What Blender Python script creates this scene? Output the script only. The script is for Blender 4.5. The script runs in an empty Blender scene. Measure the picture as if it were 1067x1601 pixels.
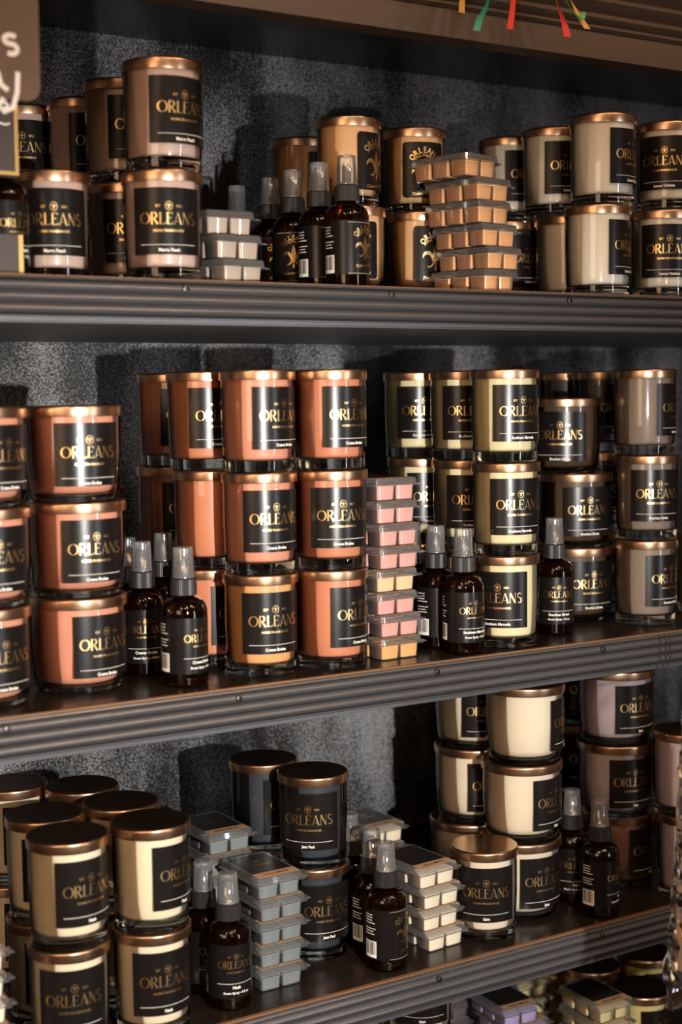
import bpy, bmesh, math, random
from mathutils import Vector, Matrix
PI = math.pi
random.seed(7)
C = bpy.context.scene.collection
S = bpy.context.scene

# ---------------------------------------------------------------- camera
cam_d = bpy.data.cameras.new('camera'); cam = bpy.data.objects.new('camera', cam_d); C.objects.link(cam)
YAW, PITCH, ROLL = math.radians(31.88), math.radians(4.6), math.radians(-0.66)
f = Vector((math.sin(YAW)*math.cos(PITCH), math.cos(YAW)*math.cos(PITCH), -math.sin(PITCH)))
r = Vector((math.cos(YAW), -math.sin(YAW), 0)); u = r.cross(f)
r2 = math.cos(ROLL)*r + math.sin(ROLL)*u; u2 = -math.sin(ROLL)*r + math.cos(ROLL)*u
M3 = Matrix((r2, u2, -f)).transposed()
cam.matrix_world = Matrix.Translation((0, -1.31, 0)) @ M3.to_4x4()
cam_d.sensor_fit = 'VERTICAL'; cam_d.sensor_height = 36.0; cam_d.sensor_width = 24.0
cam_d.lens = 2300/1601*36.0
cam_d.clip_start = .02
cam_d.dof.use_dof = True; cam_d.dof.focus_distance = 1.68; cam_d.dof.aperture_fstop = 3.6
S.camera = cam

# ---------------------------------------------------------------- light
S.view_settings.view_transform = 'Standard'; S.view_settings.look = 'None'
S.view_settings.exposure = 0.0; S.view_settings.gamma = 1.0
try: S.view_settings.use_curve_mapping = False
except Exception: pass
try: S.cycles.transparent_max_bounces = 24
except Exception: pass

w = bpy.data.worlds.new('shop_room'); S.world = w; w.use_nodes = True
nt = w.node_tree; nt.nodes.clear()
out = nt.nodes.new('ShaderNodeOutputWorld'); bg = nt.nodes.new('ShaderNodeBackground')
tc = nt.nodes.new('ShaderNodeTexCoord'); nz = nt.nodes.new('ShaderNodeTexNoise'); cr = nt.nodes.new('ShaderNodeValToRGB')
nz.inputs['Scale'].default_value = 2.4; nz.inputs['Detail'].default_value = 3
cr.color_ramp.elements[0].position = .42; cr.color_ramp.elements[0].color = (.012, .007, .004, 1)
cr.color_ramp.elements[1].position = .70; cr.color_ramp.elements[1].color = (.55, .33, .18, 1)
nt.links.new(tc.outputs['Generated'], nz.inputs['Vector']); nt.links.new(nz.outputs['Fac'], cr.inputs['Fac'])
nt.links.new(cr.outputs['Color'], bg.inputs['Color']); bg.inputs['Strength'].default_value = 0.45
nt.links.new(bg.outputs['Background'], out.inputs['Surface'])

def aim(o, target):
    d = Vector(target) - o.location
    o.rotation_euler = d.to_track_quat('-Z', 'Y').to_euler()
def lamp(name, kind, loc, energy, color, size=.1, target=None, size_y=None, spot=None, blend=.3):
    d = bpy.data.lights.new(name, kind); d.energy = energy; d.color = color
    if kind == 'AREA':
        d.shape = 'RECTANGLE' if size_y else 'DISK'; d.size = size
        if size_y: d.size_y = size_y
    else: d.shadow_soft_size = size
    if spot: d.spot_size = math.radians(spot); d.spot_blend = blend
    o = bpy.data.objects.new(name, d); C.objects.link(o); o.location = loc
    if target: aim(o, target)
    return o
lamp('camera_side_light', 'SPOT', (.45, -1.40, -.10), 135.0, (1.0, .96, .90), .012, (.68, 0, -.36), None, 65, .9)
lamp('shop_window_light', 'AREA', (2.0, -2.6, -.25), 12.0, (.85, .90, 1.0), .08, (.9, .1, -.35), 1.1)
lamp('warm_left_fill', 'AREA', (-1.3, -1.5, .15), 13.0, (1.0, .66, .42), .9, (.8, .1, -.2), .9)  # added warm fill from the left, standing in for the shop's lamps
for i, (x, y, z) in enumerate(((-.9, -2.0, 1.5), (-.2, -2.4, 1.6), (.5, -1.7, 1.45), (1.0, -2.5, 1.6), (1.6, -1.8, 1.5), (2.3, -2.3, 1.6), (.1, -3.2, 1.7), (-1.6, -2.9, 1.4), (-.6, -1.35, 1.3), (1.2, -1.2, 1.25))):
    lamp('ceiling_bulb', 'POINT', (x, y, z), 17.0, (1.0, .64, .38), .055)
JARS = [
    ('T', 0.5402, 0.1, 't', 0, -16.0, 'taupe', 'Mango Peach', 'pinkish taupe candles on the top shelf', 'squarely facing taupe wax candle beside the gold-edged dark card on the top shelf'),
    ('T', 0.637, 0.045, 't', 0, -16.2, 'taupe', 'Mango Peach', 'pinkish taupe candles on the top shelf', 'lower taupe candle of the front stack beside the three white wax melt packs'),
    ('T', 0.6395, 0.045, 't', 1, 8.7, 'taupe', 'Mango Peach', 'pinkish taupe candles on the top shelf', 'upper taupe candle of the front stack beside the wax melts, highest on the top shelf'),
    ('T', 0.642, 0.15, 't', 1, 7.3, 'taupe', 'Mango Peach', 'pinkish taupe candles on the top shelf', 'upper taupe candle half hidden behind the tall front taupe stack'),
    ('T', 0.64, 0.14, 't', 0, -12.8, 'taupe', 'Mango Peach', 'pinkish taupe candles on the top shelf', 'lower taupe candle in the gap between the front taupe stack and the squarely facing one'),
    ('T', 0.6436, 0.26, 't', 1, 6.7, 'taupe', 'Mango Peach', 'pinkish taupe candles on the top shelf', 'shaded taupe candle with black lid at the back, second from the brown hanging sign'),
    ('T', 0.6422, 0.26, 't', 0, 37.8, 'taupe', 'Mango Peach', 'pinkish taupe candles on the top shelf', 'taupe candle at the back hidden under the shaded black-lidded one'),
    ('T', 0.5992, 0.3304, 't', 1, -23.1, 'taupe', 'Mango Peach', 'pinkish taupe candles on the top shelf', 'taupe candle just below the brown hanging sign, its label cut by a gold frame'),
    ('T', 0.599, 0.3304, 't', 0, -0.1, 'taupe', 'Mango Peach', 'pinkish taupe candles on the top shelf', 'taupe candle behind the squarely facing one, under the candle below the hanging sign'),
    ('O', 0.91, 0.1276, 't', 1, 25.7, 'tan', 'Tobacco Vanilla', 'tan candles with fleur-de-lis labels', 'upper tan fleur-de-lis candle directly behind the foremost amber bottle'),
    ('O', 0.9188, 0.1326, 't', 0, -28.5, 'tan', 'Tobacco Vanilla', 'tan candles with fleur-de-lis labels', 'lower tan candle mostly hidden behind the foremost amber bottle of the top shelf'),
    ('O', 0.9294, 0.27, 't', 1, 28.5, 'tan', 'Tobacco Vanilla', 'tan candles with fleur-de-lis labels', 'shaded tan candle at the back above the row of amber bottles'),
    ('O', 0.9296, 0.27, 't', 0, 39.5, 'tan', 'Tobacco Vanilla', 'tan candles with fleur-de-lis labels', 'tan candle hidden behind the row of amber bottles, under the shaded one'),
    ('O', 1.0167, 0.1502, 't', 1, -14.8, 'tan', 'Tobacco Vanilla', 'tan candles with fleur-de-lis labels', 'upper tan candle with full fleur-de-lis label beside the orange wax melts'),
    ('O', 1.0153, 0.1402, 't', 0, -3.0, 'tan', 'Tobacco Vanilla', 'tan candles with fleur-de-lis labels', 'lower tan candle with fleur-de-lis label beside the orange wax melts'),
    ('T', 1.2231, 0.05, 't', 1, 24.0, 'white', 'Lemon Verbena', 'white candles on the top shelf', 'upper white candle with label turned to its right side, tallest of the white candles'),
    ('T', 1.2154, 0.05, 't', 0, 31.2, 'white', 'Lemon Verbena', 'white candles on the top shelf', 'lower white candle with label turned to its right side on the top shelf'),
    ('T', 1.3315, 0.05, 't', 1, -51.4, 'white', 'Lemon Verbena', 'white candles on the top shelf', 'upper white candle at the right edge of the top shelf'),
    ('T', 1.3237, 0.05, 't', 0, -32.2, 'white', 'Lemon Verbena', 'white candles on the top shelf', 'lower white candle at the right edge of the top shelf'),
    ('T', 1.2308, 0.15, 't', 1, -3.1, 'white', 'Lemon Verbena', 'white candles on the top shelf', 'upper white candle in the second row, half in shade, wax line tilted'),
    ('T', 1.2519, 0.15, 't', 0, 39.4, 'white', 'Lemon Verbena', 'white candles on the top shelf', 'lower white candle in brown shade with no label showing, second row'),
    ('T', 1.2255, 0.2324, 't', 1, 6.5, 'white', 'Lemon Verbena', 'white candles on the top shelf', 'white candle behind the top of the orange wax melt stack'),
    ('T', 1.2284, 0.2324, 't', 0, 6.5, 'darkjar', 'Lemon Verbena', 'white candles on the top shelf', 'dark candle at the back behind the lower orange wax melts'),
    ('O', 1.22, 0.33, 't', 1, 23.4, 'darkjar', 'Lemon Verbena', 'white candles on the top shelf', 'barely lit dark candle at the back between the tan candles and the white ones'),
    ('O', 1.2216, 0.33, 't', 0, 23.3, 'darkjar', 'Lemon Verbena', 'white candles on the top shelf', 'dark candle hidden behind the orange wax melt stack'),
    ('S', 0.5554, 0.095, 'm', 2, -1.6, 'coral', 'Creme Brulee', 'wide coral candles on the middle shelf', 'wide coral candle, top of the three-high stack left of the amber bottles'),
    ('S', 0.5576, 0.095, 'm', 1, 1.4, 'coral', 'Creme Brulee', 'wide coral candles on the middle shelf', 'wide coral candle, middle of the three-high stack left of the amber bottles'),
    ('S', 0.5563, 0.095, 'm', 0, 13.4, 'coral', 'Creme Brulee', 'wide coral candles on the middle shelf', 'wide coral candle, bottom of the three-high stack left of the amber bottles'),
    ('S', 0.4483, 0.075, 'm', 2, 22.1, 'coral', 'Creme Brulee', 'wide coral candles on the middle shelf', 'wide coral candle cut by the left edge of the photo, top of its stack'),
    ('S', 0.4497, 0.075, 'm', 1, 4.0, 'coral', 'Creme Brulee', 'wide coral candles on the middle shelf', 'wide coral candle cut by the left edge of the photo, middle of its stack'),
    ('S', 0.4472, 0.075, 'm', 0, 12.1, 'coral', 'Creme Brulee', 'wide coral candles on the middle shelf', 'wide coral candle cut by the left edge of the photo, bottom of its stack'),
    ('T', 0.7496, 0.06, 'm', 2, 16.3, 'coral', 'Creme Brulee', 'tall coral candles on the middle shelf', 'tall coral candle, top of the front stack right of the amber bottles'),
    ('T', 0.75, 0.06, 'm', 1, -1.7, 'coral', 'Creme Brulee', 'tall coral candles on the middle shelf', 'tall coral candle, middle of the front stack right of the amber bottles'),
    ('T', 0.7496, 0.06, 'm', 0, -5.7, 'peach', 'Creme Brulee', 'tall coral candles on the middle shelf', 'tall orange-peach candle, bottom of the front stack right of the amber bottles'),
    ('T', 0.8329, 0.05, 'm', 2, 10.5, 'coraldeep', 'Creme Brulee', 'tall coral candles on the middle shelf', 'tall coral candle, top of the stack touching the pink wax melts'),
    ('T', 0.833, 0.05, 'm', 1, -11.5, 'coraldeep', 'Creme Brulee', 'tall coral candles on the middle shelf', 'tall coral candle, middle of the stack touching the pink wax melts'),
    ('T', 0.8323, 0.05, 'm', 0, 20.5, 'coraldeep', 'Creme Brulee', 'tall coral candles on the middle shelf', 'tall coral candle, bottom of the stack touching the pink wax melts'),
    ('T', 0.726, 0.1405, 'm', 2, 3.4, 'coraldeep', 'Creme Brulee', 'tall coral candles on the middle shelf', 'coral candle in second row, top of the stack behind the front coral stack'),
    ('T', 0.7316, 0.1405, 'm', 1, 58.2, 'coraldeep', 'Creme Brulee', 'tall coral candles on the middle shelf', 'coral candle in second row, middle of the stack with no label showing'),
    ('T', 0.7294, 0.1405, 'm', 0, 29.3, 'coraldeep', 'Creme Brulee', 'tall coral candles on the middle shelf', 'coral candle in second row, bottom of the stack behind the front coral stack'),
    ('T', 0.7431, 0.256, 'm', 2, 7.6, 'coraldeep', 'Creme Brulee', 'tall coral candles on the middle shelf', 'shaded coral candle, top of the rearmost coral stack behind the amber bottles'),
    ('T', 0.7407, 0.256, 'm', 1, 11.7, 'coraldeep', 'Creme Brulee', 'tall coral candles on the middle shelf', 'shaded coral candle, middle of the rearmost coral stack behind the amber bottles'),
    ('T', 0.7399, 0.256, 'm', 0, 14.7, 'coraldeep', 'Creme Brulee', 'tall coral candles on the middle shelf', 'shaded coral candle, bottom of the rearmost coral stack behind the amber bottles'),
    ('T', 1.0683, 0.045, 'm', 2, -4.3, 'cream', 'Southern Magnolia', 'cream yellow magnolia candles', 'pale yellow candle, top of the front magnolia stack'),
    ('T', 1.0699, 0.045, 'm', 1, -12.3, 'cream', 'Southern Magnolia', 'cream yellow magnolia candles', 'pale yellow candle, middle of the front magnolia stack'),
    ('T', 1.067, 0.043, 'm', 0, -51.3, 'cream', 'Southern Magnolia', 'cream yellow magnolia candles', 'pale yellow candle, bottom of the front magnolia stack'),
    ('T', 1.0781, 0.14, 'm', 2, -20.6, 'cream', 'Southern Magnolia', 'cream yellow magnolia candles', 'pale yellow candle, top of the magnolia stack in the second row'),
    ('T', 1.0814, 0.14, 'm', 1, -17.7, 'cream', 'Southern Magnolia', 'cream yellow magnolia candles', 'pale yellow candle, middle of the magnolia stack in the second row'),
    ('T', 1.0817, 0.14, 'm', 0, -6.7, 'cream', 'Southern Magnolia', 'cream yellow magnolia candles', 'pale yellow candle, bottom of the magnolia stack in the second row'),
    ('T', 1.0659, 0.222, 'm', 2, -17.8, 'cream', 'Southern Magnolia', 'cream yellow magnolia candles', 'shaded pale yellow candle, top of the rearmost magnolia stack'),
    ('T', 1.0709, 0.222, 'm', 1, -4.0, 'cream', 'Southern Magnolia', 'cream yellow magnolia candles', 'shaded pale yellow candle, middle of the rearmost magnolia stack'),
    ('T', 1.0719, 0.222, 'm', 0, -5.0, 'cream', 'Southern Magnolia', 'cream yellow magnolia candles', 'shaded pale yellow candle, bottom of the rearmost magnolia stack'),
    ('T', 1.4452, 0.09, 'm', 0, -15.9, 'white', 'Lemon Verbena', 'grey brown candles on the middle shelf', 'pale candle sliver past the shelf joints at the right edge'),
    ('S', 1.2391, 0.1422, 'm', 2, -44.5, 'bourbon', 'Bourbon Street', 'wide dark brown candles on the middle shelf', 'wide dark brown candle, top of the leaning stack behind the amber bottle'),
    ('S', 1.2574, 0.1422, 'm', 1, -14.9, 'bourbon', 'Bourbon Street', 'wide dark brown candles on the middle shelf', 'wide dark brown candle, middle of the leaning stack behind the amber bottle'),
    ('S', 1.2651, 0.1472, 'm', 0, -11.0, 'bourbon', 'Bourbon Street', 'wide dark brown candles on the middle shelf', 'wide dark brown candle, bottom of the leaning stack behind the amber bottle'),
    ('T', 1.3118, 0.07, 'm', 2, 34.5, 'greytaupe', 'Bourbon Street', 'grey brown candles on the middle shelf', 'tall grey-brown candle, top of the rightmost stack on the middle shelf'),
    ('T', 1.3169, 0.07, 'm', 1, -20.7, 'greytaupe', 'Bourbon Street', 'grey brown candles on the middle shelf', 'tall grey-brown candle, middle of the rightmost stack on the middle shelf'),
    ('T', 1.3154, 0.07, 'm', 0, 10.4, 'greytaupe', 'Bourbon Street', 'grey brown candles on the middle shelf', 'tall grey-brown candle, bottom of the rightmost stack on the middle shelf'),
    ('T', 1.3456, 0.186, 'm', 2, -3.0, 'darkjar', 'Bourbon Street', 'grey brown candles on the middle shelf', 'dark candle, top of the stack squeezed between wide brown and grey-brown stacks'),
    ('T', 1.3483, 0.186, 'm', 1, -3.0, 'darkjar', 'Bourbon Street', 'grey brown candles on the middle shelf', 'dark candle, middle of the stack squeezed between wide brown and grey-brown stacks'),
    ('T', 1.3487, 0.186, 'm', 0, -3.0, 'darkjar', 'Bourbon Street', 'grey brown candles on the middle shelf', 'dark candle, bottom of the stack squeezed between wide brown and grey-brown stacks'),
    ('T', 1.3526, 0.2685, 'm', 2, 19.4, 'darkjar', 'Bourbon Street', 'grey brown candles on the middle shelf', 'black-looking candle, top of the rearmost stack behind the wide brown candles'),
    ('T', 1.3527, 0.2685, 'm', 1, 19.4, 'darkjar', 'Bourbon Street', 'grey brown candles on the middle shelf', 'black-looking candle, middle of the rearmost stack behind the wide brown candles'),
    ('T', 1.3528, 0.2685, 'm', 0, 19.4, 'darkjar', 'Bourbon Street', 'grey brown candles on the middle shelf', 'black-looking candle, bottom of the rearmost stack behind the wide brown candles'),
    ('T', 0.5172, 0.0396, 'l', 1, 13.0, 'ivory', 'Nash', 'cream candles with copper lids on the lower shelf', 'upper cream candle with dark copper lid, front, beside the white wax melts'),
    ('T', 0.5156, 0.0396, 'l', 0, -13.9, 'ivory', 'Nash', 'cream candles with copper lids on the lower shelf', 'lower cream candle, front, beside the white wax melts'),
    ('T', 0.6047, 0.0356, 'l', 1, 30.8, 'ivory', 'Nash', 'cream candles with copper lids on the lower shelf', 'upper cream candle with dark copper lid, front, beside the two amber bottles'),
    ('T', 0.6036, 0.0356, 'l', 0, -1.2, 'ivory', 'Nash', 'cream candles with copper lids on the lower shelf', 'lower cream candle, front, beside the two amber bottles'),
    ('T', 0.5243, 0.1219, 'l', 1, -3.1, 'ivory', 'Nash', 'cream candles with copper lids on the lower shelf', 'upper cream candle with dark copper lid, second row, behind the front left one'),
    ('T', 0.5226, 0.1219, 'l', 0, -0.1, 'ivory', 'Nash', 'cream candles with copper lids on the lower shelf', 'lower cream candle, second row, behind the front left one'),
    ('T', 0.6085, 0.1185, 'l', 1, 36.9, 'ivory', 'Nash', 'cream candles with copper lids on the lower shelf', 'upper cream candle with dark copper lid, second row behind the front pair'),
    ('T', 0.6072, 0.1185, 'l', 0, 37.0, 'ivory', 'Nash', 'cream candles with copper lids on the lower shelf', 'lower cream candle, second row behind the front pair'),
    ('T', 0.5986, 0.2033, 'l', 1, 38.4, 'ivory', 'Nash', 'cream candles with copper lids on the lower shelf', 'upper cream candle with dark copper lid, rear row nearest the grey wall'),
    ('T', 0.5972, 0.2033, 'l', 0, 38.5, 'ivory', 'Nash', 'cream candles with copper lids on the lower shelf', 'lower cream candle, rear row nearest the grey wall'),
    ('T', 0.5349, 0.2559, 'l', 1, 21.1, 'ivory', 'Nash', 'cream candles with copper lids on the lower shelf', 'upper cream candle with dark copper lid, rear row cut by the left edge'),
    ('T', 0.5332, 0.2559, 'l', 0, 21.2, 'ivory', 'Nash', 'cream candles with copper lids on the lower shelf', 'lower cream candle, rear row cut by the left edge'),
    ('T', 0.8421, 0.112, 'l', 1, -39.6, 'navy', 'Jean Paul', 'dark navy candles on the lower shelf', 'dark navy candle with gold lid and label squarely in view, above another'),
    ('T', 0.8455, 0.116, 'l', 0, -6.7, 'navy', 'Jean Paul', 'dark navy candles on the lower shelf', 'lower dark navy candle half hidden by the grey wax melts'),
    ('T', 0.8232, 0.1955, 'l', 1, 25.3, 'navy', 'Jean Paul', 'dark navy candles on the lower shelf', 'dark navy candle at the back behind the grey wax melts, upper'),
    ('T', 0.823, 0.1955, 'l', 0, 31.3, 'navy', 'Jean Paul', 'dark navy candles on the lower shelf', 'dark navy candle at the back behind the grey wax melts, lower'),
    ('T', 1.044, 0.0555, 'l', 0, -33.4, 'whitewarm', 'Saint', 'white candles on the lower shelf', 'single cream white candle with shiny copper lid standing at the shelf edge'),
    ('S', 1.1344, 0.0911, 'l', 2, 43.0, 'whitewarm', 'Saint', 'white candles on the lower shelf', 'wide white candle, top of the stack behind the single copper-lidded candle'),
    ('S', 1.1301, 0.0911, 'l', 1, 19.1, 'whitewarm', 'Saint', 'white candles on the lower shelf', 'wide white candle, middle of the stack behind the single copper-lidded candle'),
    ('S', 1.1289, 0.0911, 'l', 0, 1.1, 'whitewarm', 'Saint', 'white candles on the lower shelf', 'wide white candle, bottom of the stack behind the single copper-lidded candle'),
    ('S', 1.1324, 0.1927, 'l', 2, -13.0, 'whitewarm', 'Saint', 'white candles on the lower shelf', 'wide white candle, top of the stack at the back beside bare dark shelf'),
    ('S', 1.1319, 0.1927, 'l', 1, -4.0, 'whitewarm', 'Saint', 'white candles on the lower shelf', 'wide white candle, middle of the stack at the back beside bare dark shelf'),
    ('S', 1.1241, 0.1927, 'l', 0, 43.2, 'whitewarm', 'Saint', 'white candles on the lower shelf', 'wide white candle, bottom of the stack at the back beside bare dark shelf'),
    ('S', 1.2938, 0.1025, 'l', 2, -0.5, 'lavender', 'Rain', 'wide lavender grey candles', 'wide lavender grey candle, top of the stack behind two amber bottles'),
    ('S', 1.2953, 0.1025, 'l', 1, -10.5, 'lavender', 'Rain', 'wide lavender grey candles', 'wide lavender grey candle, middle of the stack behind two amber bottles'),
    ('S', 1.3094, 0.1125, 'l', 0, 15.4, 'mauve', 'Rain', 'wide lavender grey candles', 'wide brownish mauve candle, bottom of the stack behind two amber bottles'),
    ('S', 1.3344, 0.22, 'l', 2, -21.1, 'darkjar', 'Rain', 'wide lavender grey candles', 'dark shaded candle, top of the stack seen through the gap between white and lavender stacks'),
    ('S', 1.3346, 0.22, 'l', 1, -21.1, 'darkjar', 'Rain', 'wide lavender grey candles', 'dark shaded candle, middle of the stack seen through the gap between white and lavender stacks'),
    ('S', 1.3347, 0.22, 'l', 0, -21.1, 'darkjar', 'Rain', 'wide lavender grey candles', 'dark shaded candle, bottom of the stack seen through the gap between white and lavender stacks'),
    ('T', 1.3363, 0.02, 'l', 1, -0.1, 'lavender', 'Rain', 'lavender candles at the right edge', 'upper lavender candle cut by the right edge of the photo'),
    ('T', 1.3441, 0.02, 'l', 0, -0.3, 'lavender', 'Rain', 'lavender candles at the right edge', 'lower lavender candle cut by the right edge of the photo'),
    ('T', 1.346, 0.105, 'b', 1, 8.4, 'butter', 'Bourbon Street', 'candles on the bottom shelf', 'pale yellow candle under a black-looking lid in the bottom right corner'),
    ('T', 1.4387, 0.195, 'b', 1, 8.3, 'butter', 'Bourbon Street', 'candles on the bottom shelf', 'pale yellow candle behind the corner one, just under the lower shelf'),
    ('T', 1.3444, 0.205, 'b', 1, 18.4, 'butter', 'Bourbon Street', 'candles on the bottom shelf', 'pale yellow candle with lid right of the raised yellow wax melt pack'),
    ('T', 1.0178, 0.155, 'b', 0, -31.8, 'whitewarm', 'Saint', 'candles on the bottom shelf', 'lowest white candle of the stack half hidden under the lower shelf beside dark plum melts'),
    ('T', 1.0187, 0.155, 'b', 1, -31.8, 'whitewarm', 'Saint', 'candles on the bottom shelf', 'second white candle of the stack half hidden under the lower shelf beside dark plum melts'),
    ('T', 1.0197, 0.155, 'b', 2, -31.8, 'whitewarm', 'Saint', 'candles on the bottom shelf', 'topmost white candle of the stack half hidden under the lower shelf beside dark plum melts'),
    ('T', 0.9083, 0.12, 'b', 0, -29.4, 'whitewarm', 'Saint', 'candles on the bottom shelf', 'lowest white candle peeking out under the lower shelf, below the fleur-de-lis bottles'),
    ('T', 0.9097, 0.12, 'b', 1, -29.5, 'whitewarm', 'Saint', 'candles on the bottom shelf', 'second white candle peeking out under the lower shelf, below the fleur-de-lis bottles'),
    ('T', 0.911, 0.12, 'b', 2, -29.5, 'whitewarm', 'Saint', 'candles on the bottom shelf', 'topmost white candle peeking out under the lower shelf, below the fleur-de-lis bottles'),
    ('S', 1.3526, 0.3, 'b', 1, 50.0, 'amber', 'Saint', 'candles on the bottom shelf', 'wide amber glass candle lying in shade between purple and yellow wax melts'),
]
BOTTLES = [
    (0.8547, 0.045, 't', 19.8, 'O', 'Tobacco Vanilla', 'amber spray bottles on the top shelf', 'foremost amber spray bottle of the diagonal row on the top shelf'),
    (0.8533, 0.1, 't', 23.8, 'O', 'Tobacco Vanilla', 'amber spray bottles on the top shelf', 'second amber spray bottle from the front of the top shelf row, barcode showing'),
    (0.8545, 0.16, 't', -30.2, 'O', 'Tobacco Vanilla', 'amber spray bottles on the top shelf', 'amber spray bottle with its whole fleur-de-lis showing on the top shelf'),
    (0.8616, 0.225, 't', -4.3, 'O', 'Tobacco Vanilla', 'amber spray bottles on the top shelf', 'amber spray bottle beside the white wax melts, fourth from the front'),
    (0.857, 0.3, 't', 12.0, 'O', 'Tobacco Vanilla', 'amber spray bottles on the top shelf', 'spray bottle of which only the clear cap shows above the white wax melts'),
    (0.4758, 0.055, 't', 20.8, 'N', 'Mango Peach', 'amber spray bottles on the top shelf', 'dark spray bottle cut by the left edge between two gold-edged signs'),
    (0.6518, 0.045, 'm', 21.3, 'N', 'Creme Brulee', 'amber spray bottles beside the coral candles', 'front amber spray bottle nearest the coral candles, barcode at its side'),
    (0.6415, 0.125, 'm', -16.1, 'N', 'Creme Brulee', 'amber spray bottles beside the coral candles', 'amber spray bottle touching the wide coral stack, label facing out'),
    (0.7026, 0.2012, 'm', 15.1, 'N', 'Creme Brulee', 'amber spray bottles beside the coral candles', 'dark amber spray bottle between and behind the front two by the coral candles'),
    (0.6464, 0.1748, 'm', 16.5, 'N', 'Creme Brulee', 'amber spray bottles beside the coral candles', 'amber spray bottle showing only a sliver behind the wide coral stack'),
    (0.9966, 0.03, 'm', 0.4, 'N', 'Southern Magnolia', 'amber spray bottles beside the magnolia candles', 'front amber spray bottle before the magnolia candles, label in view'),
    (0.9939, 0.0799, 'm', 31.4, 'N', 'Southern Magnolia', 'amber spray bottles beside the magnolia candles', 'middle amber spray bottle before the magnolia candles, barcode in view'),
    (0.9949, 0.1299, 'm', 25.4, 'N', 'Southern Magnolia', 'amber spray bottles beside the magnolia candles', 'rear amber spray bottle touching the pink wax melts'),
    (1.1661, 0.072, 'm', -24.2, 'N', 'Bourbon Street', 'amber spray bottles beside the magnolia candles', 'single amber spray bottle standing before the wide dark brown candles'),
    (0.6939, 0.04, 'l', -9.2, 'N', 'Nash', 'amber spray bottles on the lower shelf', 'front amber spray bottle between cream candles and grey wax melts'),
    (0.6895, 0.0898, 'l', 8.8, 'N', 'Nash', 'amber spray bottles on the lower shelf', 'amber spray bottle partly behind another, touching the cream candles'),
    (0.8896, 0.034, 'l', 26.5, 'O', 'Jean Paul', 'amber spray bottles on the lower shelf', 'front amber spray bottle with fleur-de-lis label beside the white wax melts'),
    (0.9036, 0.084, 'l', 27.0, 'O', 'Jean Paul', 'amber spray bottles on the lower shelf', 'middle bottle of the three beside the white wax melts'),
    (0.9166, 0.152, 'l', 27.9, 'O', 'Jean Paul', 'amber spray bottles on the lower shelf', 'rear bottle of the three, next to the dark navy candle'),
    (1.2015, 0.028, 'l', 30.1, 'N', 'Rain', 'amber spray bottles on the lower shelf', 'front amber spray bottle with barcode before the lavender candles'),
    (1.2065, 0.085, 'l', -30.9, 'N', 'Rain', 'amber spray bottles on the lower shelf', 'shaded amber spray bottle between white and lavender candles'),
]
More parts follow.
